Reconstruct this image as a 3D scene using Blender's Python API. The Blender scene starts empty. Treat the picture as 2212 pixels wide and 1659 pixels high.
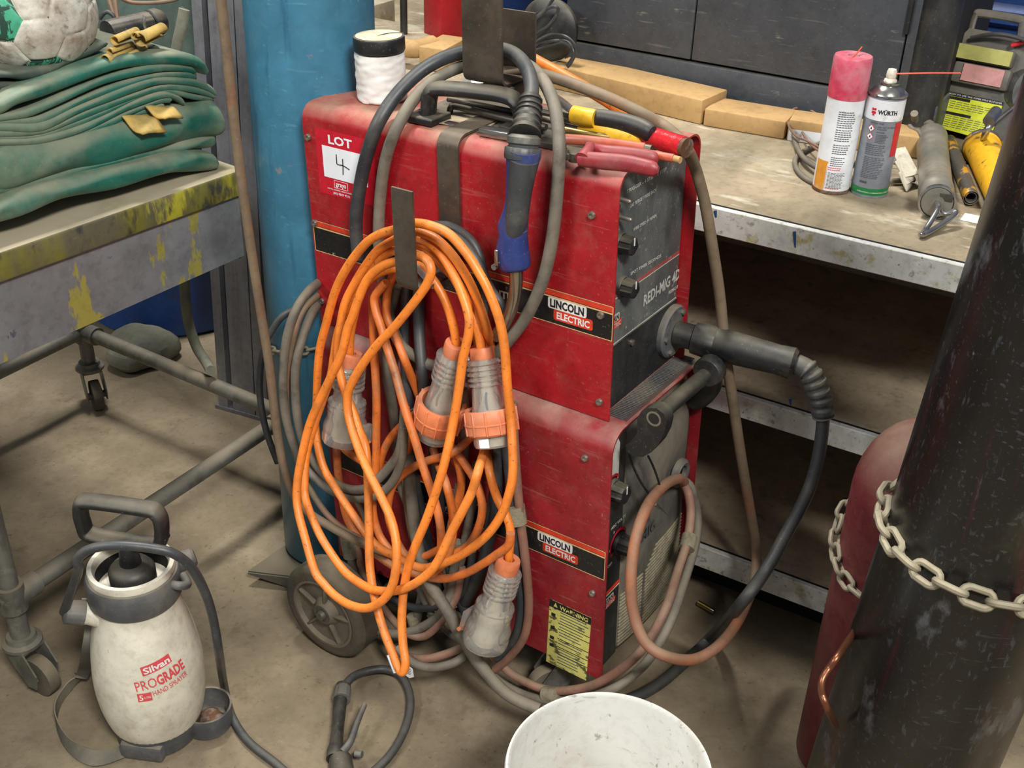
import bpy, bmesh, math, random
from math import sin, cos, pi, radians, sqrt, atan2, exp
from mathutils import Vector, Matrix, noise as mnoise
random.seed(7)
SC = bpy.context.scene
COL = SC.collection

# ------------------------------------------------------------------ camera
F_PX, TILT, ROLL, CAM_H = 2520.0, radians(30.5), radians(1.9), 1.46
fw = Vector((0, cos(TILT), -sin(TILT)))
up0 = Vector((0, sin(TILT), cos(TILT)))
rt = Vector((1, 0, 0)) * cos(ROLL) + up0 * sin(ROLL)
upv = -Vector((1, 0, 0)) * sin(ROLL) + up0 * cos(ROLL)
CAMP = Vector((0, 0, CAM_H))
cam_d = bpy.data.cameras.new('camera'); cam = bpy.data.objects.new('camera', cam_d); COL.objects.link(cam)
cam.matrix_world = Matrix(((rt.x, upv.x, -fw.x, 0), (rt.y, upv.y, -fw.y, 0), (rt.z, upv.z, -fw.z, CAM_H), (0, 0, 0, 1)))
cam_d.sensor_width = 36.0; cam_d.lens = 36.0 * F_PX / 2212.0; cam_d.clip_start = 0.05
SC.camera = cam

# ------------------------------------------------------------------ world, lamps, exposure
SC.view_settings.view_transform = 'Standard'; SC.view_settings.look = 'None'
SC.view_settings.exposure = 0.26; SC.view_settings.gamma = 1.0; SC.view_settings.use_curve_mapping = False
w = bpy.data.worlds.new('world'); SC.world = w; w.use_nodes = True
w.node_tree.nodes['Background'].inputs[0].default_value = (0.86, 0.93, 1.0, 1)
w.node_tree.nodes['Background'].inputs[1].default_value = 0.24

def lamp(name, loc, aim, sx, sy, power, col):
    l = bpy.data.lights.new(name, 'AREA'); l.shape = 'RECTANGLE'; l.size = sx; l.size_y = sy
    l.energy = power; l.color = col
    o = bpy.data.objects.new(name, l); COL.objects.link(o); o.location = loc
    o.rotation_euler = (Vector(aim) - Vector(loc)).to_track_quat('-Z', 'Y').to_euler()
    return o
lamp('high_bay_lamp_front', (0.9, -1.3, 3.6), (0.1, 1.4, 0.4), 0.9, 0.5, 158, (1.0, 0.98, 0.95))
lamp('high_bay_lamp_rear', (-0.7, 2.9, 4.4), (0.2, 1.4, 0), 0.9, 0.3, 150, (1.0, 0.97, 0.93))
lamp('high_bay_lamp_left', (-3.2, -0.2, 3.4), (-0.3, 1.4, 0.3), 1.2, 0.5, 78, (0.96, 0.98, 1.0))

# ------------------------------------------------------------------ placing helpers: photo pixel -> point on a real plane
def ray(x, y): return fw + rt * ((x - 1106) / F_PX) - upv * ((y - 829.5) / F_PX)
def onpl(x, y, P, n):
    d = ray(x, y); n = Vector(n); return CAMP + d * ((Vector(P) - CAMP).dot(n) / d.dot(n))
def Fl(x, y, z=0.0): return onpl(x, y, (0, 0, z), (0, 0, 1))
ZF = -.08                                                  # floor level (z = 0 is only the datum)
def Gf(x, y, h=0.0): return onpl(x, y, (0, 0, ZF + h), (0, 0, 1))   # h above the floor
def Yp(x, y, Y): return onpl(x, y, (0, Y, 0), (0, 1, 0))
def Dp(x, y, t): return CAMP + ray(x, y) * t
def pxm(P): return F_PX / (Vector(P) - CAMP).dot(fw)      # pixels per metre there
# welder frame: u along its side, v across its front, z up (the stack leans back a little)
BU = Vector((0.82810802, -0.55969874, 0.03121585)); BV = Vector((0.55964911, 0.82865501, 0.01112406)); BZ = Vector((-0.03209329, 0.00825799, 0.99945076))
BO = Vector((.16015, 1.46957, 0))
BM = Matrix(((BU.x, BV.x, BZ.x, BO.x), (BU.y, BV.y, BZ.y, BO.y), (BU.z, BV.z, BZ.z, BO.z), (0, 0, 0, 1)))
BMI = BM.inverted()
def B(u, v, z): return BO + BU * u + BV * v + BZ * z
def S(x, y, d=0.0): return onpl(x, y, BO - BV * d, BV)     # on the plane d in front of the red side
def Fp(x, y, u=0.0): return onpl(x, y, BO + BU * u, BU)    # on a plane parallel to the control panel
def Tp(x, y, z): return onpl(x, y, BO + BZ * z, BZ)
def loc(P): return BMI @ P

# ------------------------------------------------------------------ mesh collecting
def frame(o, x, y, z):
    x, y, z = Vector(x), Vector(y), Vector(z)
    return Matrix(((x.x, y.x, z.x, o[0]), (x.y, y.y, z.y, o[1]), (x.z, y.z, z.z, o[2]), (0, 0, 0, 1)))
def zframe(o, axis, ref=(0, 0, 1)):
    z = Vector(axis).normalized(); r = Vector(ref)
    if abs(z.dot(r.normalized())) > .98: r = Vector((1, 0, 0))
    x = r.cross(z).normalized(); y = z.cross(x)
    return frame(o, x, y, z)
def catmull(pts, k=6, closed=False):
    pts = [Vector(p) for p in pts]; n = len(pts); out = []
    if n < 3: return pts
    rng = range(n) if closed else range(n - 1)
    for i in rng:
        if closed: a, b, c, d = pts[(i - 1) % n], pts[i], pts[(i + 1) % n], pts[(i + 2) % n]
        else: a, b, c, d = pts[max(i - 1, 0)], pts[i], pts[i + 1], pts[min(i + 2, n - 1)]
        for j in range(k):
            t = j / k
            out.append(0.5 * ((2 * b) + (c - a) * t + (2 * a - 5 * b + 4 * c - d) * t * t + (3 * b - a - 3 * c + d) * t ** 3))
    if not closed: out.append(pts[-1])
    return out
class G:
    def __init__(s): s.v = []; s.f = []; s.m = []
    def add(s, vs, fs, mi=0):
        b = len(s.v); s.v += [Vector(v) for v in vs]
        for f in fs: s.f.append([b + i for i in f]); s.m.append(mi)
        return s
    def box(s, M, sx, sy, sz, mi=0, bev=0.0, seg=2, c=(0, 0, 0)):
        bm = bmesh.new(); bmesh.ops.create_cube(bm, size=1)
        for v in bm.verts: v.co = Vector((v.co.x * sx + c[0], v.co.y * sy + c[1], v.co.z * sz + c[2]))
        if bev > 0: bmesh.ops.bevel(bm, geom=bm.edges[:], offset=bev, segments=seg, profile=.5, affect='EDGES')
        bm.verts.index_update()
        s.add([M @ v.co for v in bm.verts], [[v.index for v in f.verts] for f in bm.faces], mi); bm.free(); return s
    def tube(s, path, r, n=10, mi=0, closed=False, caps=True, sx=1.0, upref=None, smooth=6, ell=None):
        P = catmull(path, smooth, closed) if smooth else [Vector(p) for p in path]
        N = len(P); rings = []
        T = [((P[(i + 1) % N] if closed else P[min(i + 1, N - 1)]) - (P[i - 1] if (closed or i > 0) else P[0])).normalized() for i in range(N)]
        r0 = Vector(upref) if upref else (Vector((0, 0, 1)) if abs(T[0].z) < .9 else Vector((1, 0, 0)))
        x = (r0 - T[0] * r0.dot(T[0])).normalized()
        for i in range(N):
            if upref: q = Vector(upref); x = (q - T[i] * q.dot(T[i])).normalized()
            else:
                x = (x - T[i] * x.dot(T[i])); x = x.normalized() if x.length > 1e-6 else Vector((1, 0, 0))
            y = T[i].cross(x); rr = r(i / (N - 1)) if callable(r) else r
            a, b_ = (ell if ell else (1, 1))
            rings.append([P[i] + x * (cos(2 * pi * k / n) * rr * a) + y * (sin(2 * pi * k / n) * rr * b_) for k in range(n)])
        vs = [v for R in rings for v in R]; fs = []
        for i in range(N if closed else N - 1):
            j = (i + 1) % N
            for k in range(n): fs.append([i * n + k, i * n + (k + 1) % n, j * n + (k + 1) % n, j * n + k])
        if caps and not closed: fs.append(list(range(n))[::-1]); fs.append([(N - 1) * n + k for k in range(n)])
        return s.add(vs, fs, mi)
    def lathe(s, M, prof, n=40, mi=0, mod=None, a0=0, a1=2 * pi, caps=True):
        full = abs(a1 - a0 - 2 * pi) < 1e-6; m = n if full else n + 1; vs = []; fs = []
        for (r, z) in prof:
            for k in range(m):
                a = a0 + (a1 - a0) * k / n; rr = mod(r, z, a) if mod else r
                vs.append(M @ Vector((rr * cos(a), rr * sin(a), z)))
        for i in range(len(prof) - 1):
            for k in range(n):
                k2 = (k + 1) % m; fs.append([i * m + k, i * m + k2, (i + 1) * m + k2, (i + 1) * m + k])
        if full and caps:
            if prof[0][0] > 1e-5: fs.append([k for k in range(m)][::-1])
            if prof[-1][0] > 1e-5: fs.append([(len(prof) - 1) * m + k for k in range(m)])
        return s.add(vs, fs, mi)
    def shell(s, M, prof, n=40, mi=0):      # closed profile loop (no caps)
        vs = []; fs = []; L = len(prof)
        for (r, z) in prof:
            for k in range(n): a = 2 * pi * k / n; vs.append(M @ Vector((r * cos(a), r * sin(a), z)))
        for i in range(L):
            j = (i + 1) % L
            for k in range(n): fs.append([i * n + k, i * n + (k + 1) % n, j * n + (k + 1) % n, j * n + k])
        return s.add(vs, fs, mi)
    def prism(s, M, poly, t, mi=0, t0=0.0):
        n = len(poly); vs = [M @ Vector((p[0], p[1], t0)) for p in poly] + [M @ Vector((p[0], p[1], t0 + t)) for p in poly]
        fs = [list(range(n))[::-1], [n + i for i in range(n)]] + [[i, (i + 1) % n, n + (i + 1) % n, n + i] for i in range(n)]
        return s.add(vs, fs, mi)
    def sweep(s, sec, path, xs, ys, mi=0, caps=True):   # open/closed section swept with fixed axes
        vs = []; n = len(sec); N = len(path)
        for P in path:
            for a, b in sec: vs.append(Vector(P) + Vector(xs) * a + Vector(ys) * b)
        fs = []
        for i in range(N - 1):
            for k in range(n): fs.append([i * n + k, i * n + (k + 1) % n, (i + 1) * n + (k + 1) % n, (i + 1) * n + k])
        if caps: fs.append(list(range(n))[::-1]); fs.append([(N - 1) * n + k for k in range(n)])
        return s.add(vs, fs, mi)
    def text(s, string, fn, size, mi=0, bold=0.0, align='LEFT', th=0.0004, width=None, shear=0.0):
        c = bpy.data.curves.new('t', 'FONT'); c.body = string; c.size = size; c.offset = bold * size; c.align_x = align
        c.resolution_u = 2; c.shear = shear
        o = bpy.data.objects.new('t', c); COL.objects.link(o)
        me = bpy.data.meshes.new_from_object(o); co = [v.co.copy() for v in me.vertices]; fs = [list(p.vertices) for p in me.polygons]
        bpy.data.objects.remove(o); bpy.data.meshes.remove(me); bpy.data.curves.remove(c)
        if not co: return s
        if width:
            lo = min(v.x for v in co); hi = max(v.x for v in co); k = width / (hi - lo)
            for v in co: v.x = (v.x - (lo if align == 'LEFT' else (lo + hi) / 2)) * k
        return s.add([fn(v.x, v.y, th) for v in co], fs, mi)
def flat(M): return lambda x, y, h: M @ Vector((x, y, h))

ROOTM = {}
def obj(name, g, mats, parent=None, origin=None, sharp=38, solid=0.0, sub=0, smooth=True, label=None):
    me = bpy.data.meshes.new(name); ob = bpy.data.objects.new(name, me); COL.objects.link(ob)
    if parent is not None:
        Mi = ROOTM[parent.name].inverted(); ob.parent = parent; ROOTM[ob.name] = ROOTM[parent.name]
    else:
        if origin is None:
            zs = min(v.z for v in g.v); n = len(g.v)
            origin = Vector((sum(v.x for v in g.v) / n, sum(v.y for v in g.v) / n, zs))
        M = Matrix.Translation(Vector(origin)); ob.matrix_world = M; ROOTM[ob.name] = M; Mi = M.inverted()
    me.from_pydata([tuple(Mi @ v) for v in g.v], [], g.f)
    if not isinstance(mats, (list, tuple)): mats = [mats]
    for m in mats: me.materials.append(m)
    for p, mi in zip(me.polygons, g.m): p.material_index = mi
    bm = bmesh.new(); bm.from_mesh(me); bmesh.ops.remove_doubles(bm, verts=bm.verts, dist=1e-6)
    bmesh.ops.recalc_face_normals(bm, faces=bm.faces)
    ca = radians(sharp)
    for e in bm.edges:
        if len(e.link_faces) == 2: e.smooth = e.calc_face_angle(0) < ca
    for f in bm.faces: f.smooth = smooth
    bm.to_mesh(me); bm.free()
    if solid: md = ob.modifiers.new('thickness', 'SOLIDIFY'); md.thickness = solid; md.offset = -1
    if sub: md = ob.modifiers.new('smooth', 'SUBSURF'); md.levels = sub; md.render_levels = sub
    if label: ob['label'] = label
    return ob
def tag(o, label=None, cat=None, group=None, kind=None):
    if label: o['label'] = label
    if cat: o['category'] = cat
    if group: o['group'] = group
    if kind: o['kind'] = kind
    return o
def thing(name, label, cat, M, group=None):
    o = bpy.data.objects.new(name, None); COL.objects.link(o)
    if not isinstance(M, Matrix): M = Matrix.Translation(Vector(M))
    o.matrix_world = M; ROOTM[o.name] = M; o.empty_display_size = .05
    return tag(o, label, cat, group)

# ------------------------------------------------------------------ materials
def lin(c):
    if isinstance(c, str): c = tuple(int(c[i:i + 2], 16) / 255 for i in (0, 2, 4))
    return tuple(((x / 12.92) if x <= .04045 else ((x + .055) / 1.055) ** 2.4) for x in c) + (1,)
def mat(name, col, rough=.5, metal=0.0, layers=(), var=.15, vscale=12, dust=0.0, dcol='a39679', dscale=9, bump=0.0, bscale=60, trans=0.0, spec=.5, emit=None, coat=0.0, grain=.30, scr=0.0, scol='c9c4ba'):
    """layers: (colour, scale, lo, hi, (sx,sy,sz), strength)"""
    m = bpy.data.materials.new(name); m.use_nodes = True; nt = m.node_tree; nd = nt.nodes; L = nt.links
    bs = nd['Principled BSDF']; bs.inputs['Roughness'].default_value = rough; bs.inputs['Metallic'].default_value = metal
    bs.inputs['Specular IOR Level'].default_value = spec
    if coat: bs.inputs['Coat Weight'].default_value = coat
    tc = nd.new('ShaderNodeTexCoord')
    def noise(scale, st=(1, 1, 1), det=6, off=0.0):
        mp = nd.new('ShaderNodeMapping'); mp.inputs['Scale'].default_value = st; mp.inputs['Location'].default_value = (off, off * .7, off * 1.3)
        L.new(tc.outputs['Object'], mp.inputs[0]); n = nd.new('ShaderNodeTexNoise'); n.inputs['Scale'].default_value = scale
        n.inputs['Detail'].default_value = det; n.inputs['Roughness'].default_value = .62; L.new(mp.outputs[0], n.inputs['Vector']); return n.outputs['Fac']
    def ramp(src, lo, hi, s=1.0):
        r = nd.new('ShaderNodeMapRange'); r.inputs['From Min'].default_value = lo; r.inputs['From Max'].default_value = hi
        r.inputs['To Max'].default_value = s; L.new(src, r.inputs['Value']); return r.outputs[0]
    def mix(fac, a, b):
        x = nd.new('ShaderNodeMix'); x.data_type = 'RGBA'
        L.new(fac, x.inputs[0])
        for v, i in ((a, 6), (b, 7)):
            if isinstance(v, tuple): x.inputs[i].default_value = v
            else: L.new(v, x.inputs[i])
        return x.outputs[2]
    c = lin(col)
    dark = tuple(k * (1 - var) for k in c[:3]) + (1,); lite = tuple(min(1, k * (1 + var)) for k in c[:3]) + (1,)
    cur = mix(ramp(noise(vscale, off=1.1), .35, .65), dark, lite)
    rg = None
    for i, (lc, sc, lo, hi, st, strength) in enumerate(layers):
        fac = ramp(noise(sc, st, off=3.7 * (i + 1)), lo, hi, strength); cur = mix(fac, cur, lin(lc))
    if grain:
        gd = ramp(noise(70, det=9, off=6.1), .50, .66, grain)
        mul = nd.new('ShaderNodeMix'); mul.data_type = 'RGBA'; mul.blend_type = 'MULTIPLY'; L.new(gd, mul.inputs[0]); L.new(cur, mul.inputs[6]); mul.inputs[7].default_value = (.45, .42, .38, 1); cur = mul.outputs[2]
        cur = mix(ramp(noise(230, det=4, off=8.8), .63, .72, grain * .8), cur, lin('a89f8c'))
    if scr:
        for k, rot in enumerate(((.3, .9, .2), (1.2, .1, .8), (.1, .4, 1.9))):
            mp = nd.new('ShaderNodeMapping'); mp.inputs['Rotation'].default_value = rot; mp.inputs['Scale'].default_value = (1, 14, 14); mp.inputs['Location'].default_value = (k * 3.1, k, 0)
            L.new(tc.outputs['Object'], mp.inputs[0]); n = nd.new('ShaderNodeTexNoise'); n.inputs['Scale'].default_value = 9; n.inputs['Detail'].default_value = 5; L.new(mp.outputs[0], n.inputs['Vector'])
            msk = nd.new('ShaderNodeMath'); msk.operation = 'MULTIPLY'; L.new(ramp(n.outputs['Fac'], .655, .675, scr), msk.inputs[0]); L.new(ramp(noise(5, off=k * 2.7), .42, .6, 1.0), msk.inputs[1])
            cur = mix(msk.outputs[0], cur, lin(scol))
    if dust > 0:
        ge = nd.new('ShaderNodeNewGeometry'); sp = nd.new('ShaderNodeSeparateXYZ'); L.new(ge.outputs['Normal'], sp.inputs[0])
        u = ramp(sp.outputs['Z'], .15, .9, 1.0); nn = ramp(noise(dscale, off=9.3), .30, .62, 1.0)
        a = nd.new('ShaderNodeMath'); a.operation = 'MULTIPLY'; L.new(u, a.inputs[0]); L.new(nn, a.inputs[1])
        b = nd.new('ShaderNodeMath'); b.operation = 'MULTIPLY_ADD'; L.new(a.outputs[0], b.inputs[0]); b.inputs[1].default_value = dust
        L.new(ramp(noise(dscale * 2.3, off=5.3), .5, .75, dust * .14), b.inputs[2]); b.use_clamp = True
        cur = mix(b.outputs[0], cur, lin(dcol))
        r2 = nd.new('ShaderNodeMapRange'); r2.inputs['To Min'].default_value = rough; r2.inputs['To Max'].default_value = .95; L.new(b.outputs[0], r2.inputs['Value'])
        L.new(r2.outputs[0], bs.inputs['Roughness'])
    L.new(cur, bs.inputs['Base Color'])
    if bump:
        bp = nd.new('ShaderNodeBump'); bp.inputs['Strength'].default_value = bump; bp.inputs['Distance'].default_value = .004
        L.new(noise(bscale, off=2.2), bp.inputs['Height']); L.new(bp.outputs[0], bs.inputs['Normal'])
    if trans: bs.inputs['Transmission Weight'].default_value = trans; bs.inputs['IOR'].default_value = 1.4
    return m
Z1 = (1, 1, 1)
M = {}
M['floor'] = mat('dusty_concrete', '887a62', .85, grain=.22, layers=[('5b4d38', .9, .50, .66, Z1, .6), ('6a5d49', 2.2, .45, .7, Z1, .75), ('a89a80', 5, .52, .75, Z1, .6), ('58492f', 14, .6, .72, Z1, .5), ('b5a88f', 60, .60, .72, Z1, .2), ('4a3f30', 90, .62, .7, Z1, .5)], bump=.35, bscale=45, var=.12)
M['red'] = mat('scuffed_red_paint', '9c161f', .38, layers=[('8c0e18', 5, .5, .75, Z1, .4), ('50070c', 150, .62, .68, Z1, .5), ('8d5048', 30, .70, .8, (1, 1, .4), .3)], dust=.85, dcol='a8866f', dscale=14, bump=.04, scr=.25, scol='a86a66')
M['redlow'] = mat('dusty_red_paint', '8b1a22', .45, layers=[('7a1119', 5, .48, .7, Z1, .45), ('a05a55', 22, .62, .8, (1, 1, .3), .3), ('4a0a0d', 120, .6, .7, Z1, .5)], dust=.85, dcol='a58577', dscale=11, bump=.04, scr=.3, scol='a87068')
M['redpost'] = mat('red_post_paint', 'b01a22', .45, layers=[('5a1013', 25, .6, .72, Z1, .6)], dust=.3)
M['panel'] = mat('dusty_grey_panel', '4c4f4e', .5, scr=.3, layers=[('82827a', 9, .45, .7, (1, 1, .35), .6), ('2c2f30', 18, .55, .7, (1, 1, .3), .6)], dust=.4)
M['black'] = mat('black_plastic', '1a1b1d', .42, layers=[('4a4640', 18, .52, .75, Z1, .6)], dust=.45, dcol='8a8069')
M['blackpaint'] = mat('black_steel_paint', '1b1d1f', .45, layers=[('4b4b47', 10, .5, .75, (1, 1, .5), .6), ('77756c', 120, .66, .72, Z1, .5)], dust=.5)
M['moulded'] = mat('dusty_moulded_front', '4f4e48', .65, layers=[('837b6b', 5, .4, .65, Z1, .75), ('2b2b29', 9, .55, .72, (1, 1, .5), .7)], dust=.7, bump=.1)
M['stripe'] = mat('black_decal', '141416', .4, layers=[('b9b2a2', 55, .68, .71, (1, 1, .5), .8), ('3b3834', 8, .5, .75, Z1, .6)])
M['decalred'] = mat('red_decal_line', 'cf3a22', .45, layers=[('d9a070', 90, .6, .7, Z1, .5)])
M['cream'] = mat('cream_line', 'd8b079', .5)
M['fadedred'] = mat('faded_red_line', '9c4840', .55, layers=[('8a7a70', 60, .5, .62, Z1, .5)])
M['white'] = mat('white_ink', 'dedcd6', .5, grain=.1, layers=[('8f8a80', 80, .62, .72, Z1, .5)])
M['greyink'] = mat('faded_white_ink', 'b9b8ae', .6, grain=.1, layers=[('6c6c68', 90, .60, .68, Z1, .5)])
M['steel'] = mat('bolt_steel', '9a948a', .35, .8, dust=.2)
M['hook'] = mat('dark_flat_bar_steel', '5d554b', .45, .55, layers=[('6f5744', 30, .52, .7, Z1, .6), ('2a2622', 8, .5, .7, Z1, .6), ('a08870', 140, .66, .72, (1, 1, 1), .5)], dust=.65, dcol='857862')
M['orange'] = mat('orange_cable_sheath', 'e8802c', .38, layers=[('b06a2c', 30, .5, .72, Z1, .5), ('6e4a25', 150, .61, .68, Z1, .8), ('8f7256', 14, .58, .72, Z1, .5)], dust=.25, dcol='b08a60')
M['orange2'] = mat('grimy_orange_sheath', 'd8712c', .42, layers=[('86694f', 14, .50, .66, Z1, .6), ('5a4330', 120, .6, .7, Z1, .6)], dust=.4)
M['ring'] = mat('salmon_plastic', 'e08052', .45, layers=[('b08a78', 20, .5, .7, Z1, .45)], dust=.3, dcol='cfa088')
M['clear'] = mat('clear_plastic', 'f6f4ec', .08, grain=.0, var=.02, trans=.86, layers=[('d5cfbd', 9, .56, .75, Z1, .3)], spec=.6)
M['greycable'] = mat('dusty_grey_cable', '5f5a50', .62, layers=[('7d7464', 12, .42, .65, Z1, .7), ('35332f', 20, .55, .7, Z1, .6)], dust=.6, dcol='8f8570')
M['darkcable'] = mat('dark_rubber_cable', '33363a', .42, layers=[('55534c', 14, .5, .7, Z1, .6), ('1d1e20', 30, .55, .7, Z1, .5)], dust=.35, dcol='7d7665')
M['browncable'] = mat('brown_dusty_cable', '76644f', .6, layers=[('8f5a3f', 10, .52, .68, Z1, .7), ('5c5040', 16, .5, .7, Z1, .6)], dust=.55, dcol='94866c', bump=.15)
M['pinkcable'] = mat('faded_pink_cable', '87604f', .6, layers=[('5e5146', 14, .5, .68, Z1, .7), ('a3684f', 25, .58, .7, Z1, .5)], dust=.5)
M['rustcable'] = mat('orange_brown_cable', '8d5f48', .6, layers=[('b3602f', 16, .50, .66, Z1, .7), ('6b5545', 9, .52, .7, Z1, .7)], dust=.4)
M['tape'] = mat('frayed_tape', '8b836b', .8, layers=[('6a634f', 60, .5, .65, Z1, .6)], bump=.5, bscale=200)
M['blue'] = mat('blue_cylinder_paint', '3b738c', .38, grain=.15, layers=[('2c5b72', 6, .45, .7, Z1, .6), ('5a93aa', 14, .58, .75, (1, 1, .15), .6), ('a9b9bb', 60, .70, .73, (1, 1, .5), .6), ('8a7f6c', 22, .66, .72, Z1, .7), ('1d4f6e', 12, .6, .7, (3, 3, .3), .6)], bump=.06, scr=.22, scol='6fa0b6')
M['handleblue'] = mat('blue_torch_plastic', '2b3a74', .35, layers=[('56586a', 18, .5, .75, Z1, .6)], dust=.25)
M['handlegrey'] = mat('worn_black_grip', '3c3f41', .42, layers=[('6a675c', 14, .5, .72, Z1, .7)], dust=.35)
M['chrome'] = mat('worn_nickel', 'a39c90', .22, .95)
M['wood'] = mat('grimy_plywood', '9c8d72', .75, layers=[('6d624d', 6, .45, .65, (1, .5, 1), .7), ('c6bfa9', 12, .58, .68, (.6, 2, 1), .8), ('5e564a', 60, .62, .7, Z1, .5), ('b9b6a4', 4, .6, .75, Z1, .5)], bump=.12)
M['ledge'] = mat('chipped_white_edge', 'c9c8bf', .55, layers=[('a89a52', 30, .58, .66, Z1, .75), ('7d7a72', 75, .58, .66, Z1, .7), ('e8e7e0', 20, .52, .7, Z1, .6), ('3b3a37', 110, .66, .7, Z1, .8)], bump=.08)
M['shelfdark'] = mat('dusty_shelf_board', '94856d', .9, layers=[('aa9c80', 10, .45, .7, Z1, .7), ('5a4e40', 35, .55, .7, Z1, .5)], bump=.12)
M['bluepaint'] = mat('navy_paint', '173a66', .5)
M['cabinet'] = mat('dark_grey_cabinet', '3f4349', .45, scr=.12, layers=[('4e5257', 4, .45, .7, Z1, .5), ('8b8678', 40, .67, .73, (.35, .35, 1.6), .8), ('2d3035', 10, .5, .7, Z1, .5)], dust=.3, bump=.03)
M['card'] = mat('brown_cardboard', 'b5925f', .8, layers=[('8e6d42', 12, .52, .75, Z1, .5)], var=.08)
M['galv'] = mat('weathered_galvanised_pipe', '77776f', .5, .45, layers=[('4d4a42', 20, .5, .68, (1, 1, .5), .7), ('9b9a92', 45, .56, .7, Z1, .5)], dust=.85, dcol='8c8069', dscale=6)
M['tabletop'] = mat('yellow_splashed_steel', '5b5a45', .5, layers=[('74702a', 9, .42, .56, (1, 1, .35), .9), ('b5ae2c', 14, .57, .63, (1, 1, .3), .85), ('2f3034', 22, .54, .62, (1, 1, .4), .85)], dust=1.2, dcol='a3987f', dscale=2)
M['apron'] = mat('grey_steel_apron', '7c7e80', .45, .3, layers=[('96989a', 5, .45, .7, Z1, .5), ('5c5b58', 9, .52, .7, Z1, .6), ('a39a48', 13, .58, .60, (1, 1, .35), .95), ('3a3f55', 45, .66, .7, Z1, .7)])
M['tarp'] = mat('green_tarpaulin', '1f6657', .42, layers=[('7d8670', 6, .45, .62, Z1, .65), ('154a3f', 9, .5, .7, Z1, .6)], dust=.95, dcol='8f8c74', dscale=7, bump=.15, bscale=18)
M['tarpdark'] = mat('dark_green_canvas', '36443c', .7, layers=[('565c4c', 12, .45, .65, Z1, .7)], dust=.6, dcol='7f7d68')
M['yellowstrap'] = mat('yellow_webbing', 'c2a04c', .7, layers=[('8a7a45', 22, .45, .6, Z1, .7)], dust=.3)
M['ball'] = mat('dirty_football_skin', 'cfcdbf', .6, layers=[('8f7d68', 14, .40, .62, Z1, .85), ('6b5a48', 50, .56, .66, Z1, .7)], bump=.2, bscale=120)
M['ballgreen'] = mat('striped_green_panel', '3e9c78', .6, layers=[('16231f', 40, .5, .52, (1, 6, .1), .9)])
M['potwhite'] = mat('crumpled_white_wrap', 'e6e3dc', .55, grain=.1, layers=[('a39c8e', 30, .64, .72, Z1, .5)])
M['lid'] = mat('dusty_cream_lid', 'cfc6a6', .6, layers=[('8f866c', 14, .5, .65, Z1, .6)])
M['yellow'] = mat('yellow_grip', 'e0b22a', .45, layers=[('5d4a1d', 40, .58, .68, Z1, .7)])
M['pliersred'] = mat('grimy_red_grip', '8f2a32', .42, layers=[('7f625a', 14, .48, .7, Z1, .6)], dust=.4, dcol='9a7f74')
M['orangetool'] = mat('worn_orange_grip', 'b9563c', .45, layers=[('7c5a4c', 18, .5, .7, Z1, .6)], dust=.3)
M['redtape'] = mat('glossy_red_tape', 'bb1f26', .25, layers=[('7d2a28', 14, .55, .7, Z1, .5)], bump=.3, bscale=90)
M['tooldark'] = mat('grimy_tool_steel', '5d5850', .42, .7, layers=[('3c3833', 20, .5, .7, Z1, .6)], dust=.4)
M['bottle'] = mat('dirty_white_polythene', 'd5d0bd', .45, layers=[('a89c80', 9, .50, .72, Z1, .55), ('8b7a5c', 70, .66, .72, Z1, .6), ('efece0', 7, .55, .7, (1, 1, .4), .5)], bump=.08)
M['inkred'] = mat('red_print', 'd04a50', .5)
M['greyplastic'] = mat('dusty_grey_plastic', '4c4e51', .5, layers=[('77746a', 14, .45, .68, Z1, .7)], dust=.6, dcol='94886f')
M['webbing'] = mat('grey_strap_webbing', '5f5d56', .8, layers=[('857d6b', 14, .45, .68, Z1, .7)], dust=.5)
M['bucket'] = mat('scuffed_white_bucket', 'c8c6be', .5, grain=.16, scr=.5, scol='857d6c', layers=[('aaa290', 9, .54, .72, Z1, .5), ('7c7466', 40, .62, .68, (1, 2.5, 1), .7)], var=.03, bump=.05)
M['tank'] = mat('scratched_black_cylinder', '0c0c0e', .30, grain=.12, layers=[('211f1d', 5, .48, .7, Z1, .7), ('5b5d60', 17, .60, .68, (1, 1, .5), .7), ('4a4c50', 60, .60, .68, (2, 2, .6), .5), ('3a1315', 9, .58, .68, (3, 3, .25), .8), ('8b8d90', 80, .70, .74, (1, 1, .6), .6), ('57503f', 3, .62, .8, Z1, .5)], bump=.06, scr=.22, scol='66686b')
M['maroon'] = mat('maroon_cylinder', '5f1a22', .5, layers=[('7b4a44', 8, .45, .7, Z1, .55), ('3f0f15', 14, .5, .7, Z1, .5)], dust=.75, dcol='8e7b62')
M['chain'] = mat('dusty_galvanised_chain', '938a74', .6, .25, layers=[('6f6755', 40, .5, .7, Z1, .6)], dust=.6, dcol='a59b80')
M['copper'] = mat('copper_pipe', '7d4f38', .35, .8)
M['canwhite'] = mat('white_can_label', 'd9dbdc', .35, grain=.12, layers=[('8d8474', 24, .62, .74, Z1, .6)])
M['canred'] = mat('dusty_red_cap', 'c23a52', .45, layers=[('b88a90', 10, .42, .62, Z1, .7), ('7d3a3c', 40, .6, .68, Z1, .6)])
M['cangrey'] = mat('silver_grey_label', '8e939b', .32, .4, layers=[('6f7177', 9, .5, .7, Z1, .5)])
M['cangreen'] = mat('green_can_band', '1f7a3c', .4)
M['canorange'] = mat('orange_can_label', 'd9912a', .4, layers=[('b8b0a0', 20, .62, .7, Z1, .6)])
M['rust'] = mat('rusty_rim', '6b4a36', .6, .5, layers=[('a09488', 50, .5, .65, Z1, .6)])
M['ink'] = mat('grey_print', '4f535a', .6)
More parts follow.
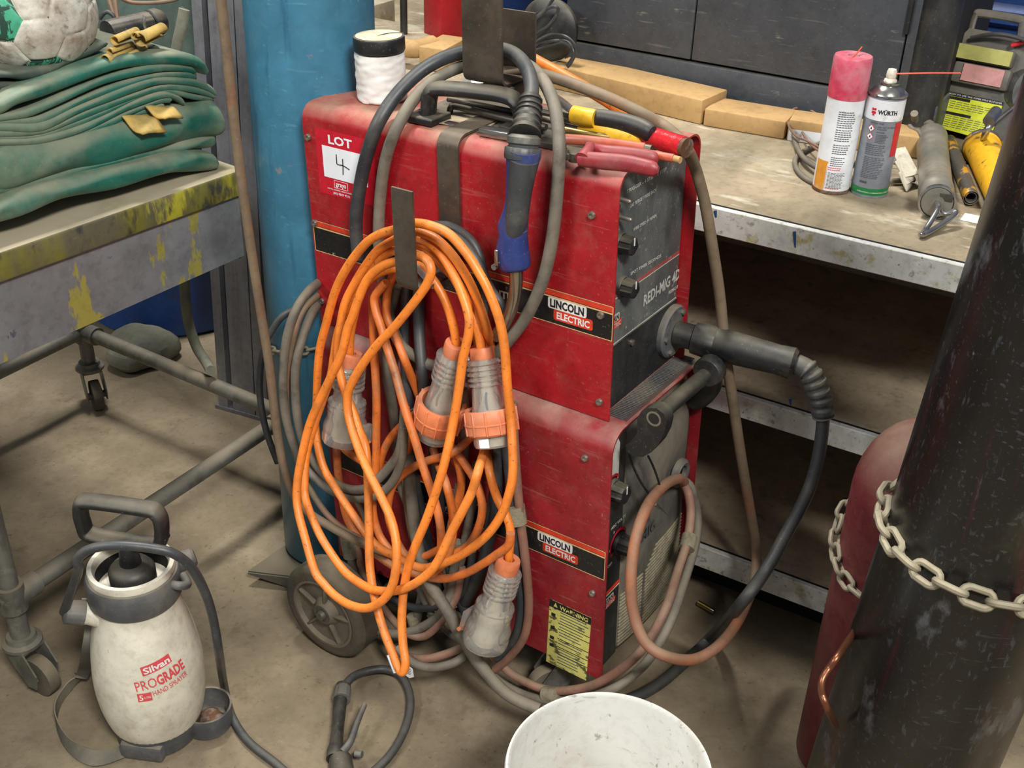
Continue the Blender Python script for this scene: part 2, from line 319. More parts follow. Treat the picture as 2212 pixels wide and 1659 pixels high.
M['inkblack'] = mat('black_print', '161618', .5)
M['tin'] = mat('tin_plate', 'a9a8a4', .25, .9, layers=[('7b7a76', 14, .5, .7, Z1, .5)])
M['nozzle'] = mat('cream_nozzle', 'd8d0bb', .55, layers=[('8b8372', 60, .58, .68, Z1, .6)])
M['straw'] = mat('orange_red_straw', 'e2543a', .4)
M['greasegun'] = mat('worn_zinc_tube', '8f8c82', .4, .55, layers=[('b0a78f', 9, .5, .7, Z1, .6), ('6b6354', 14, .55, .72, (.4, 2, 2), .7)], dust=.3)
M['yellowpaint'] = mat('chipped_yellow_paint', 'e0a81f', .4, layers=[('3f3a33', 55, .60, .66, Z1, .85)])
M['yellowpipe'] = mat('mostly_bare_yellow_pipe', '57524b', .5, .4, layers=[('d09a2a', 22, .54, .58, Z1, .9)])
M['lime'] = mat('lime_label', 'd3d92a', .5, layers=[('a8a830', 14, .55, .7, Z1, .4)])
M['pinklabel'] = mat('faded_pink_label', 'c08a84', .6)
M['olive'] = mat('yellow_grey_label', 'a8a55a', .6)
M['jump'] = mat('dusty_booster_case', '4f4d49', .6, layers=[('7b7467', 9, .45, .65, Z1, .7)], dust=.8, dcol='8f8571')
M['bluewall'] = mat('blue_steel_sheet', '1d3f78', .5, layers=[('16305c', 3, .45, .7, Z1, .5)], dust=.9, dcol='6f7486', dscale=3)
M['concwall'] = mat('dark_wall_sheet', '3a3d40', .8)
M['alu'] = mat('aluminium_rail', '8d8d92', .45, .5, layers=[('6a6a70', 5, .5, .7, (6, 6, .2), .6)], dust=.3)
M['wheel'] = mat('dusty_wheel_rubber', '4b453b', .8, layers=[('6d6453', 9, .4, .65, Z1, .75)], dust=.5, bump=.2)
M['hub'] = mat('grey_wheel_hub', '776f60', .65, layers=[('3d3a34', 14, .5, .7, Z1, .6), ('7d7462', 9, .5, .7, Z1, .6)], dust=.4)
M['plate'] = mat('dusty_steel_plate', '5c5a52', .55, .3, dust=.9, dcol='7d735f', dscale=5)
M['drum'] = mat('dark_blue_drum', '1c3f78', .5, layers=[('3a3a38', 9, .6, .7, Z1, .5)])
M['rock'] = mat('pale_sack_cloth', '7b7a6a', .9, layers=[('5a5a4c', 8, .45, .65, Z1, .7)], bump=.3)
M['greensheet'] = mat('faded_green_sheet', '5b6f66', .6, layers=[('454f48', 6, .45, .65, Z1, .6)], dust=.4)
M['warn'] = mat('yellow_warning_label', 'cfc86e', .5, layers=[('2e2b22', 34, .555, .60, (1, 1, 1.6), .9), ('9f9a5c', 9, .5, .7, Z1, .5)])
M['lotred'] = mat('lot_sticker_red', 'c3182c', .4)
M['paper'] = mat('white_paper', 'eceff2', .6, var=.03, grain=.05)
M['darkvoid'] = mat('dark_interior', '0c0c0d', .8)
M['brass'] = mat('dull_brass', 'a08a50', .35, .8)

# ================================================================== SETTING
g = G(); g.box(Matrix.Translation((0, 3, ZF - .05)), 12, 14, .1)
tag(obj('floor', g, M['floor'], origin=(0, 3, ZF)), kind='structure')
# directions of the shelving bench
bd = Vector((cos(radians(-30.1)), sin(radians(-30.1)), 0)); bn = Vector((sin(radians(30.1)), cos(radians(30.1)), 0)); ZZ = Vector((0, 0, 1))
BP = Vector((.299, 1.82, 0))           # a point under the bench's front edge
WB = frame(BP, bd, bn, ZZ)
# corrugated blue wall behind the bench
g = G(); prof = []; zc = 0.0; wx0, wx1 = -4.2, 3.4
secs = []; zc = ZF
while zc < 2.6:
    secs += [(0, zc), (0, zc + .045), (.022, zc + .058), (.022, zc + .085)]; zc += .098
vs = []; fs = []
for (d, z) in secs: vs += [WB @ Vector((wx0, 1.15 - d, z)), WB @ Vector((wx1, 1.15 - d, z))]
for i in range(len(secs) - 1): fs.append([2 * i, 2 * i + 1, 2 * i + 3, 2 * i + 2])
g.add(vs, fs); obw = obj('wall_back', g, M['bluewall'], solid=.002, smooth=False); tag(obw, kind='structure')
g = G(); g.box(frame(WB @ Vector((-3.1, 0, 0)), bd, bn, ZZ), .1, 6, 2.6, c=(-.05, -1.6, 1.3 + ZF)); tag(obj('wall_left', g, M['concwall']), kind='structure')

# ================================================================== SHELVING BENCH (right)
root = thing('shelving_bench', 'long workshop shelf bench with three dusty boards and chipped white front edges', 'bench', frame(BP, bd, bn, ZZ))
def shelf(z, th, x0, x1, depth, y0=0.0, dark=False):
    g = G(); g.box(WB, x1 - x0, depth, .012, c=((x0 + x1) / 2, y0 + depth / 2 + .002, z - .006), bev=.001, seg=1)
    s = obj('shelf_board', g, M['shelfdark'] if dark else M['wood'], root)
    g = G(); g.box(WB, x1 - x0, .012, th, c=((x0 + x1) / 2, y0 - .006, z - th / 2), bev=.0015, seg=1)
    obj('edge_strip', g, M['ledge'], root)
    g = G(); n = 40
    g.box(WB, x1 - x0, .003, .0012, c=((x0 + x1) / 2, y0 + .0015, z + .0002)); obj('edge_joint', g, M['inkblack'], root)
shelf(.75, .046, -.96, 1.3, .72)
shelf(.422, .044, -.96, 1.3, .6, dark=True)
shelf(.074, .048, -.96, 1.3, .6, dark=True)
g = G(); g.box(WB, 2.24, .01, .70, c=(.16, .61, .38)); obj('back_panel', g, M['shelfdark'], root)
for x in (-.92, 1.2):
    for y in (.05, .55):
        g = G(); g.box(WB, .04, .04, .735 - ZF, c=(x, y, (.735 + ZF) / 2)); obj('leg', g, M['blackpaint'], root)
g = G(); g.box(WB, 2.2, .01, .095, c=(.16, .09, ZF + .0475)); obj('gap_shade_sheet', g, M['darkvoid'], root)  # near-black sheet standing in for the shade under the lowest board
g = G(); g.box(WB, .34, .50, .03, c=(-1.131, .70, .735)); obj('rear_board', g, M['wood'], root)
# blue paint runs on the front edges
for (x, y0, y1) in ((1717, 500, 535), (1707, 862, 875), (1546, 455, 470)):
    P0 = onpl(x, y0, WB @ Vector((0, -.0125, 0)), bn); P1 = onpl(x + 1, y1, WB @ Vector((0, -.0125, 0)), bn)
    g = G(); g.tube([P0, P0.lerp(P1, .6), P1], lambda t: .0032 - .0022 * t, 8, ell=(1, .25)); obj('paint_run', g, M['bluepaint'], root)

# ================================================================== CABINET
CX0, CX1, CY = -.18, .52, .50
def fromscreen(x, y, off): return WB.inverted() @ onpl(x, y, WB @ Vector((0, off, 0)), bn)
pl_ = fromscreen(1240, 60, CY).x; pr_ = fromscreen(1955, 100, CY).x; gx = fromscreen(1499, 60, CY).x; hx = fromscreen(1955, 90, CY).x
gz = fromscreen(1495, 135, CY).z
root = thing('steel_cabinet', 'dark grey steel cabinet with two doors standing at the back of the bench', 'cabinet', frame(WB @ Vector(((pl_ + pr_) / 2, CY, .75)), bd, bn, ZZ))
g = G(); g.box(WB, pr_ - pl_ + .1, .38, gz - .75 - .002, c=((pl_ + pr_) / 2 + .03, CY + .19, (.75 + gz) / 2), bev=.003); obj('plinth', g, M['cabinet'], root)
g = G(); g.box(WB, pr_ - pl_ + .09, .37, .8, c=((pl_ + pr_) / 2 + .03, CY + .20, gz + .4)); obj('carcass', g, M['darkvoid'], root)
for (a, b) in ((pl_ - .02, gx - .0015), (gx + .0015, hx - .0015), (hx + .0015, hx + .05)):
    g = G(); g.box(WB, b - a, .016, .79, c=((a + b) / 2, CY + .008, gz + .4), bev=.002)
    obj('door' if b < hx + .01 else 'side_stile', g, M['cabinet'], root)
for z in (gz + .12,):
    g = G(); g.tube([WB @ Vector((hx, CY - .003, z)), WB @ Vector((hx, CY - .003, z + .07))], .005, 8, smooth=0); obj('hinge', g, M['blackpaint'], root)
# grey round pillar beside it
c0 = fromscreen(2003, 110, CY + .03); PX = c0.x
g = G(); g.lathe(frame(WB @ Vector((PX + .012, CY + .02, .75)), bd, bn, ZZ), [(.036, 0), (.036, .9), (.0, .9)], 32)
tag(obj('round_pillar', g, M['blackpaint']), 'dusty dark grey round pillar between the cabinet and the blue wall', 'pillar')

# red post, black pole, wood block, boxes
P = Fl(955, 113, .75); mm = 1 / pxm(P)
g = G(); ang = radians(-30.1 - 18)
dx = Vector((cos(ang), sin(ang), 0)); dy = Vector((-sin(ang), cos(ang), 0))
g.box(frame(P + Vector((0, .05, 0)), dx, dy, ZZ), 62 * mm, 62 * mm, 1.3, c=(0, 0, .65), bev=.003)
tag(obj('steel_post', g, M['redpost']), 'bright red square steel post rising behind the feeder', 'post')
P = Fl(873, 92, .76); g = G(); g.tube([P, P + Vector((0, 0, .35)), P + Vector((-.01, 0, .9))], .0085, 10); g.tube([P + Vector((0, 0, .17)), P + Vector((0, 0, .2))], .0115, 10, smooth=0)
tag(obj('thin_pole', g, M['blackpaint']), 'thin black pole standing left of the red post', 'pole')
P = Fl(812, 62, .75); g = G(); g.box(frame(P + Vector((-.03, .06, 0)), bd, bn, ZZ), .11, .09, .055, c=(0, 0, .028), bev=.002)
tag(obj('timber_block', g, M['wood']), 'rough grey timber block behind the blue gas cylinder', 'block')
P = Fl(850, 105, .75); g = G(); g.box(frame(P + Vector((0, .06, 0)), bd, bn, ZZ), .22, .12, .03, c=(0, 0, .015), bev=.002)
tag(obj('flat_board', g, M['wood']), 'flat dusty board lying behind the white pot', 'board')
g = G(); a = Fl(895, 106, .79); b = Fl(935, 96, .79); g.tube([a - bd * .04, a, b], .02, 14)
tag(obj('offcut_tube', g, M['card']), 'short brown cardboard tube behind the white pot', 'tube')

def strip(name, x0, y0, x1, y1, h, dep, m, label, cat):
    a = Fl(x0, y0, .75); b = Fl(x1, y1, .75); d = (b - a).normalized(); n = Vector((-d.y, d.x, 0)); L = (b - a).length
    g = G(); g.box(frame(a, d, n, ZZ), L, dep, h, c=(L / 2, dep / 2, h / 2 + .0005), bev=.003); return tag(obj(name, g, m), label, cat)
strip('cardboard_box', 1180, 188, 1512, 270, .048, .10, M['card'], 'long flat cardboard box behind the tools, its seam facing the camera', 'box')
strip('cardboard_box', 1518, 272, 1692, 302, .034, .09, M['card'], 'shorter flat cardboard box in front of the cabinet, left of the cable coil', 'box')
strip('cardboard_box', 1698, 303, 1990, 345, .04, .07, M['card'], 'cardboard box with a white paper label behind the two spray cans', 'box')
a = Fl(1698, 303, .75); b = Fl(1790, 316, .75); d = (b - a).normalized(); n = Vector((-d.y, d.x, 0))
g = G(); g.box(frame(a - n * .0012, d, n, ZZ), .075, .0006, .022, c=(.04, 0, .012)); tag(obj('paper_label', g, M['paper'], bpy.data.objects['cardboard_box.002']))
strip('cardboard_box', 905, 150, 960, 158, .05, .12, M['card'], 'small cardboard box directly beneath the red post', 'box')

# black cable tangle near the far hook plate
cb = fromscreen
def CBp(x, y, o=.42): return onpl(x, y, WB @ Vector((0, o, 0)), bn)
g = G()
for pts in ([(1150, 50), (1175, 25), (1190, 5), (1205, -15)], [(1135, 105), (1155, 75), (1185, 55), (1205, 25), (1200, 15), (1180, 20), (1150, 45)],
            [(1140, 105), (1160, 88), (1190, 75), (1220, 78), (1240, 95), (1243, 115), (1232, 138), (1225, 145)],
            [(1145, 112), (1165, 95), (1195, 88), (1225, 90), (1238, 108), (1236, 125), (1225, 142)], [(1150, 110), (1180, 100), (1215, 92), (1236, 105)]):
    g.tube([CBp(x, y, .40 + .01 * random.random()) for x, y in pts], .0032, 8)
tag(obj('lead_tangle', g, M['darkcable']), 'tangle of thin black leads behind the tall hook plate', 'cable')
P = CBp(1195, 60, .46)
g = G(); g.lathe(zframe(P, -bn), [(.03, 0), (.062, .004), (.066, .02), (.055, .03), (.03, .032), (0, .034)], 36)
tag(obj('rubber_disc', g, M['blackpaint']), 'round black rubber disc leaning against the cabinet left end', 'disc')

# ================================================================== SPRAY CANS
KR, KZ = .95, .855
def cyl_fn(C, r, a0, z0):   # text on a vertical cylinder, x wraps to the right as seen from the camera
    def fn(x, y, h): a = a0 + x / r; return C + Vector(((r + h) * cos(a) * KR, (r + h) * sin(a) * KR, (z0 + y) * KZ))
    return fn
def can_front(C): d = CAMP - C; return atan2(d.y, d.x)
def bars(g, fn, x0, x1, y0, y1, step, th, mi, rag=.25, h=.0003):
    y = y0
    while y > y1:
        xe = x1 - random.random() * rag * (x1 - x0); k = 6
        for j in range(k):
            a = x0 + (xe - x0) * j / k; b = x0 + (xe - x0) * (j + .82) / k
            g.add([fn(a, y, h), fn(b, y, h), fn(b, y + th, h), fn(a, y + th, h)], [[0, 1, 2, 3]], mi)
        y -= step
# can one (red cap)
C = Fl(1797, 413, .75); C.y += .012; r = .0325; H = .262
af = can_front(C); root = thing('spray_can', 'spray can with a faded red cap and white and orange label', 'spray can', C)
T = Matrix.Translation(C) @ Matrix.Diagonal((KR, KR, KZ, 1))
g = G(); g.lathe(T, [(.028, .003), (.0325, 0), (.033, .004), (.0322, .008), (.0322, .185), (.0325, .188), (.030, .192)], 48); obj('body', g, M['canwhite'], root)
g = G(); g.lathe(T, [(.0328, 0), (.0336, .003), (.0330, .007), (.0325, .0075)], 48); obj('bottom_rim', g, M['rust'], root)
g = G(); g.shell(T, [(.0332, .188), (.0332, .190), (.0328, .262), (.031, .266), (.010, .266), (.009, .258), (.006, .258), (.006, .25), (.029, .25), (.0305, .188)], 48); obj('cap', g, M['canred'], root)
g = G(); g.lathe(T, [(.0, .2575), (.0095, .2575)], 20); obj('cap_recess', g, M['pliersred'], root)
g = G(); g.tube([C + Vector((-.012, -.022, .226)), C + Vector((.002, -.004, .230)), C + Vector((.014, .012, .238))], .0011, 8, smooth=0); obj('straw', g, M['straw'], root)
g = G(); g.lathe(T, [(.0327, .006), (.0327, .058), (.0327, .062)], 20, a0=af - 1.15, a1=af - .40); g.lathe(T, [(.0327, .062), (.0327, .066)], 20, a0=af - 1.15, a1=af - .35); obj('orange_label', g, M['canorange'], root)
g = G(); fn = cyl_fn(C, .0323, af, 0)
for (y0, y1) in ((.165, .135), (.130, .105), (.100, .083)): bars(g, fn, -.008, .024, y0, y1, .0042, .0017, 0)
bars(g, fn, -.008, .018, .075, .058, .0040, .0014, 0)
bars(g, fn, -.009, .023, .044, .014, .0027, .001, 0); obj('small_print', g, M['ink'], root)
g = G(); bars(g, fn, -.010, .018, .054, .048, .004, .0016, 0); bars(g, fn, -.010, .018, .012, .009, .004, .0016, 0)
for q in ((-.0118, .058, .0004, .046), ): g.add([fn(q[0], .012, .0003), fn(q[0] + q[2], .012, .0003), fn(q[0] + q[2], .058, .0003), fn(q[0], .058, .0003)], [[0, 1, 2, 3]])
g.add([fn(-.0118, .0576, .0003), fn(.024, .0576, .0003), fn(.024, .058, .0003), fn(-.0118, .058, .0003)], [[0, 1, 2, 3]]); obj('red_print', g, M['inkred'], root)
# can two (WURTH)
C = Fl(1880, 421, .75); C.y += .012; H = .235; af = can_front(C)
root = thing('spray_can', 'silver and white spray can with cream nozzle and long straw, right of the red-capped one', 'spray can', C); T = Matrix.Translation(C) @ Matrix.Diagonal((KR, KR, KZ, 1))
g = G(); g.lathe(T, [(.028, .003), (.0325, 0), (.033, .004), (.0322, .008), (.0322, .195), (.030, .198)], 48); obj('body', g, M['cangrey'], root)
g = G(); g.lathe(T, [(.030, .1965), (.0335, .199), (.0338, .202), (.032, .2035), (.0295, .202), (.026, .209), (.020, .2145), (.0155, .217), (.0165, .219), (.0165, .222), (.012, .223), (.0, .223)], 48); obj('shoulder', g, M['tin'], root)
g = G(); g.lathe(T, [(.0110, .222), (.0105, .226), (.0075, .229), (.0085, .232), (.0080, .242), (.0065, .246), (.0, .247)], 24, mod=lambda r, z, a: r * (1 + .07 * sin(5 * a + z * 900))); obj('nozzle', g, M['nozzle'], root)
g = G(); s0 = C + Vector((.006, -.004, .204)); s1 = onpl(2075, 158, s0, (0, 1, 0)); g.tube([s0, s0.lerp(s1, .5) + Vector((0, 0, .0006)), s1], .0012, 8); obj('straw', g, M['straw'], root)
g = G(); g.lathe(T, [(.0326, .155), (.0326, .1945)], 40, a0=af - 1.9, a1=af + 1.9); obj('white_band', g, M['canwhite'], root)
g = G(); g.lathe(T, [(.0326, .006), (.0326, .020)], 40, a0=af - 1.9, a1=af + 1.9); obj('green_band', g, M['cangreen'], root)
g = G(); vs = []; g.lathe(T, [(.0327, .085), (.0327, .152)], 12, a0=af + .78, a1=af + 1.25); obj('red_flash', g, M['lotred'], root)
fn = cyl_fn(C, .0327, af, 0)
g = G(); g.text('WÜRTH', fn, .013, bold=.03, width=.030, align='LEFT'); 
for v in g.v: pass
g2 = G(); g2.text('WÜRTH', lambda x, y, h: fn(x - .010, y + .168, h), .0115, bold=.035, width=.033); obj('brand_lettering', g2, M['inkblack'], root)
g2 = G()
for (x0, x1, y0, y1) in ((-.0215, -.0135, .1735, .178), (-.0215, -.0135, .167, .1720), (-.0195, -.0155, .1635, .1665)):
    g2.add([fn(x0, y0, .0004), fn(x1, y0, .0004), fn(x1, y1, .0004), fn(x0, y1, .0004)], [[0, 1, 2, 3]])
g2.add([fn(-.0185, .178, .0006), fn(-.0165, .178, .0006), fn(-.0175, .1765, .0006)], [[0, 1, 2]], 1); obj('emblem', g2, [M['lotred'], M['white']], root)
g2 = G()
for cy in (.139, .123):
    g2.add([fn(-.0165 - .0065, cy, .0003), fn(-.0165, cy - .0075, .0003), fn(-.010, cy, .0003), fn(-.0165, cy + .0075, .0003)], [[0, 1, 2, 3]], 0)
    g2.add([fn(-.0165 - .0053, cy, .0005), fn(-.0165, cy - .006, .0005), fn(-.0112, cy, .0005), fn(-.0165, cy + .006, .0005)], [[0, 1, 2, 3]], 1)
    g2.add([fn(-.0180, cy - .002, .0007), fn(-.0150, cy - .002, .0007), fn(-.0158, cy + .003, .0007), fn(-.0168, cy + .0025, .0007)], [[0, 1, 2, 3]], 2)
obj('hazard_marks', g2, [M['inkred'], M['paper'], M['inkblack']], root)
g2 = G()
for (t, x, y, s) in (('ULTRA 1040', -.020, .149, .0045), ('KEEP OUT OF REACH OF', -.006, .1425, .0034), ('CHILDREN', -.006, .1385, .0034), ('DANGER', -.006, .1325, .0034)):
    g2.text(t, (lambda X, Y: lambda a, b, h: fn(a + X, b + Y, h))(x, y), s, bold=.02)
bars(g2, fn, -.006, .016, .128, .112, .003, .0012, 0); bars(g2, fn, -.020, .016, .107, .088, .0038, .0015, 0)
bars(g2, fn, -.020, .018, .082, .04, .0034, .0011, 0); bars(g2, fn, -.020, -.006, .030, .026, .006, .004, 0, rag=.05)
obj('small_print', g2, M['ink'], root)
g2 = G(); g2.text('LUBRICATION | LUBRICATION | LUBRICATION', lambda a, b, h: fn(a - .022, b + .011, h), .0034, bold=.02); obj('band_lettering', g2, M['white'], root)

# ================================================================== things right of the cans
# coiled leads on the bench
g = G()
for pts, z in (([(1800, 212), (1760, 225), (1722, 262), (1716, 300), (1735, 340), (1765, 362), (1800, 372)], .765), ([(1795, 300), (1745, 322), (1718, 345), (1728, 375), (1770, 398), (1830, 392)], .755),
               ([(1990, 298), (1950, 300), (1900, 330)], .77), ([(1830, 355), (1900, 345), (1960, 352)], .756), ([(1840, 385), (1900, 392), (1975, 388)], .757), ([(1990, 225), (1965, 270), (1985, 285), (1995, 305)], .79)):
    g.tube([Fl(x, y, z) for x, y in pts], .0048, 10)
tag(obj('coiled_lead', g, M['greycable']), 'grey rubber lead coiled on the bench behind the spray cans', 'cable')
g = G()
for pts, z in (([(1800, 250), (1770, 248), (1745, 236), (1718, 234), (1703, 250), (1705, 275), (1722, 295), (1745, 305), (1790, 330)], .78), ([(1728, 262), (1735, 290), (1760, 320), (1800, 340)], .77),
               ([(1850, 348), (1880, 346), (1935, 352)], .76)):
    g.tube([Fl(x, y, z) for x, y in pts], .0022, 8)
tag(obj('thin_wire', g, M['pinkcable']), 'thin reddish wire looping out left of the red-capped can', 'cable')
P = Fl(1955, 350, .79)
g = G()
for k in range(3): g.box(zframe(P + Vector((.0, -.01 * k, -.012 * k)), (.4 + .3 * k, -.6, .8)), .035, .055 - .01 * k, .004, bev=.0015)
tag(obj('crumpled_rag', g, M['nozzle'], sub=1), 'crumpled pale rag between the silver can and grease gun', 'rag')

def gun(name, x0, y0, x1, y1, r, mats, label, z=.75):
    a = Fl(x0, y0, z + r); b = Fl(x1, y1, z + r); ax = (b - a).normalized(); L = (b - a).length
    root = thing(name, label, 'grease gun', a.lerp(b, .5) - Vector((0, 0, r))); return root, a, b, ax, L
root, a, b, ax, L = gun('grease_gun', 2012, 298, 2024, 436, .0285, None, 'silver grease gun with a bent wire pull handle, lying toward the bench edge')
FR = zframe(a, ax)
g = G(); prof = [(.020, -.004), (.0285, 0), (.0285, .018)]
for k in range(4): prof += [(.0270, .02 + .035 * k + .012), (.0262, .02 + .035 * k + .017), (.0270, .02 + .035 * k + .022)]
prof += [(.0270, L * .82), (.0285, L * .84), (.0285, L * .90), (.0268, L * .91), (.0275, L), (.024, L + .004), (.010, L + .005), (0, L + .005)]
prof = sorted(prof, key=lambda p: p[1]); g.lathe(FR, prof, 40); obj('barrel', g, M['greasegun'], root)
g = G(); g.shell(FR, [(.0273, L - .006), (.029, L - .004), (.029, L + .004), (.0262, L + .005)], 40); obj('end_ring', g, M['tin'], root)
e = b + ax * .005
g = G(); g.tube([e, e + ax * .03, Fl(2000, 495, .758), Fl(1990, 508, .757), Fl(2010, 500, .756), Fl(2060, 466, .770), Fl(2062, 456, .774), Fl(2040, 462, .77), e + ax * .018 + Vector((.006, 0, -.004))], .0045, 12); obj('pull_handle', g, M['tin'], root)
g = G(); g.box(zframe(e + Vector((.012, 0, .010)), ax), .022, .014, .006, bev=.001); obj('release_tab', g, M['tooldark'], root)
g = G(); g.tube([a - ax * .004 , a - ax * .02 + Vector((-.005, 0, .02)), Fl(1980, 262, .80), Fl(1975, 245, .82)], .007, 10); obj('spout', g, M['greycable'], root)
a = Fl(2050, 305, .765); b = Fl(2098, 428, .765)
g = G(); d = (b - a).normalized(); g.tube([a, a.lerp(b, .5), b], .0125, 18, caps=False); g.tube([a, a.lerp(b, .5), b - d * .001], .0095, 18, caps=False)
vs = []; tag(obj('pipe_offcut', g, M['yellowpipe'], solid=.001), 'bare steel pipe with chipped yellow paint beside the silver grease gun', 'pipe')
root, a, b, ax, L = gun('grease_gun', 2120, 318, 2180, 440, .030, None, 'yellow grease gun half hidden behind the black cylinder')
FR = zframe(a, ax); g = G(); g.lathe(FR, [(.0, -.002), (.026, 0), (.033, .002), (.033, .010), (.0300, .012), (.0300, L), (0, L + .002)], 40); obj('barrel', g, M['yellowpaint'], root)
g = G(); g.shell(FR, [(.0332, .0), (.0355, .003), (.0355, .008), (.0332, .011)], 40); obj('rim', g, M['yellowpipe'], root)
g = G(); p0 = a + Vector((0, 0, .0)); g.tube([a, Fl(2130, 285, .83), Fl(2148, 255, .85)], .006, 10); g.tube([Fl(2135, 262, .85), Fl(2152, 240, .86)], .010, 12, smooth=0); obj('hose_fitting', g, M['tin'], root)
g = G(); P = Fl(2100, 472, .751); g.box(frame(P, bd, bn, ZZ), .05, .035, .0006, c=(0.01, 0, 0)); tag(obj('paper_scrap', g, M['paper']), 'white paper scrap on the bench corner near the black cylinder', 'paper')

# jump starter
P = Fl(2072, 312, .75); P = P + Vector((.005, .02, 0)); jx = (bd * cos(radians(-6)) + bn * sin(radians(-6))); jy = Vector((-jx.y, jx.x, 0)); tilt = radians(14)
jz = (ZZ * cos(tilt) + jy * sin(tilt)); jyy = (jy * cos(tilt) - ZZ * sin(tilt)); jz = jz * .86; JM = frame(P + ZZ * .002, jx, jyy, jz)
root = thing('jump_starter', 'dusty black booster pack with a lime yellow instruction label behind the grease guns', 'booster pack', JM)
g = G(); g.prism(frame(JM @ Vector((0, .10, 0)), jx, jz, -jyy), [(-.062, .03), (.062, .0), (.085, .0), (.088, .12), (.075, .20), (.06, .235), (-.04, .235), (-.06, .20), (-.068, .10)], .10); obj('case', g, M['jump'], root)
g = G(); g.box(JM, .105, .03, .035, c=(.005, -.005, .185), bev=.006); obj('top_shelf', g, M['jump'], root)
g = G(); g.box(JM, .10, .004, .030, c=(.005, -.022, .186)); obj('striped_label', g, M['olive'], root)
g = G(); g.box(JM, .105, .02, .045, c=(.008, -.006, .142), bev=.005); obj('middle_block', g, M['jump'], root)
g = G(); g.box(JM, .075, .003, .036, c=(.012, -.0175, .144)); obj('pink_label', g, M['pinklabel'], root)
g = G(); lm = frame(JM @ Vector((0, -.0012, 0)), jx, jz, -jyy)
g.prism(lm, [(-.052, .018), (.055, .012), (.060, .098), (-.045, .098)], .0015, 0)
g.box(lm, .105, .008, .0006, 1, c=(.008, .094, .0019)); g.box(lm, .045, .006, .0006, 1, c=(-.022, .086, .0019)); g.box(lm, .060, .006, .0006, 1, c=(-.020, .053, .0019))
bars(g, lambda x, y, h: lm @ Vector((x, y, h + .0016)), -.036, .052, .078, .060, .0045, .0012, 2); bars(g, lambda x, y, h: lm @ Vector((x, y, h + .0016)), -.036, .050, .046, .022, .0045, .0012, 2)
g.text('HOW TO USE THE SUPER MINI BOOSTER', lambda x, y, h: lm @ Vector((x - .042, y + .0922, .0024)), .005, 3, width=.10); obj('instruction_label', g, [M['lime'], M['inkblack'], M['ink'], M['white']], root)
g = G(); g.tube([JM @ Vector(q) for q in ((-.045, .03, .225), (-.045, .03, .262), (-.035, .03, .270), (.035, .03, .270), (.045, .03, .262), (.05, .03, .225))], .006, 10, ell=(1, 1.6)); obj('carry_handle', g, M['jump'], root)
g = G(); g.tube([JM @ Vector(q) for q in ((-.03, -.01, .215), (.02, -.02, .232), (.08, -.02, .225), (.11, -.01, .19), (.10, -.03, .12), (.07, -.05, .06), (.05, -.06, .02))], .004, 10); obj('black_lead', g, M['darkcable'], root)
g = G(); g.tube([JM @ Vector(q) for q in ((.045, -.012, .214), (.08, -.004, .235), (.13, .0, .262))], .004, 10); obj('red_lead', g, M['redtape'], root)
g = G(); g.lathe(zframe(JM @ Vector((.10, .04, .13)), (-.1, -1, .2)), [(.0, .03), (.05, .03), (.06, .015), (.062, 0), (.0, 0)], 32); obj('round_guard', g, M['tin'], root)

# ================================================================== LEFT WORK TABLE ON A BOGIE
TC = Fl(528, 364, .75); TA = Fl(0, 545, .75)
ta = (TA - TC); ta.z = 0; ta.normalize(); tn = Vector((ta.y, -ta.x, 0))
if tn.x > 0: tn = -tn
TM = frame(Vector((TC.x, TC.y, 0)), ta, tn, ZZ)
root = thing('work_table', 'steel work table with a yellow paint splashed edge, riding on a pipe frame with castors', 'table', TM)
g = G(); g.box(TM, 1.6, .9, .046, c=(.8, .45, .727), bev=.004); obj('tabletop', g, M['tabletop'], root)
g = G(); g.prism(frame(TM @ Vector((0, .014, 0)), ta, ZZ, -tn), [(.01, .704), (1.56, .704), (1.56, .545), (.01, .588)], .004); g.box(TM, .004, .8, .12, c=(.012, .42, .64)); obj('apron', g, M['apron'], root)
pA, pB, pC = Gf(25, 1290, .2), Gf(612, 903, .2), Gf(180, 715, .2)
pB = pA + (pB - pA).normalized() * .70
nrm = (pC - pB).normalized()
pD = pA + (pC - pB)
r = .0165
g = G()
for a, b in ((pA, pB), (pC + (pB - pA).normalized() * 0, pC - (pB - pA).normalized() * .9)):
    g = G(); g.tube([a, b], r, 18, smooth=0); obj('frame_rail', g, M['galv'], root)
g = G(); g.tube([pC, pB], r, 18, smooth=0); obj('frame_rail', g, M['galv'], root)
for P, hi in ((pA, .70), (pC, .70), (pB, .70)):
    g = G(); g.tube([Vector((P.x, P.y, ZF + .105)), Vector((P.x, P.y, hi))], .0165, 18, smooth=0); obj('leg', g, M['galv'], root)
    g = G(); g.tube([Vector((P.x, P.y, ZF + .175)), Vector((P.x, P.y, ZF + .228))], .0235, 20, smooth=0); g.tube([Vector((P.x, P.y, ZF + .200)), Vector((P.x, P.y, ZF + .2)) + ((pB - P) if P is pA else (pB - P) if P is pC else (pA - P)).normalized() * .05], .022, 20, smooth=0); obj('clamp_fitting', g, M['galv'], root)
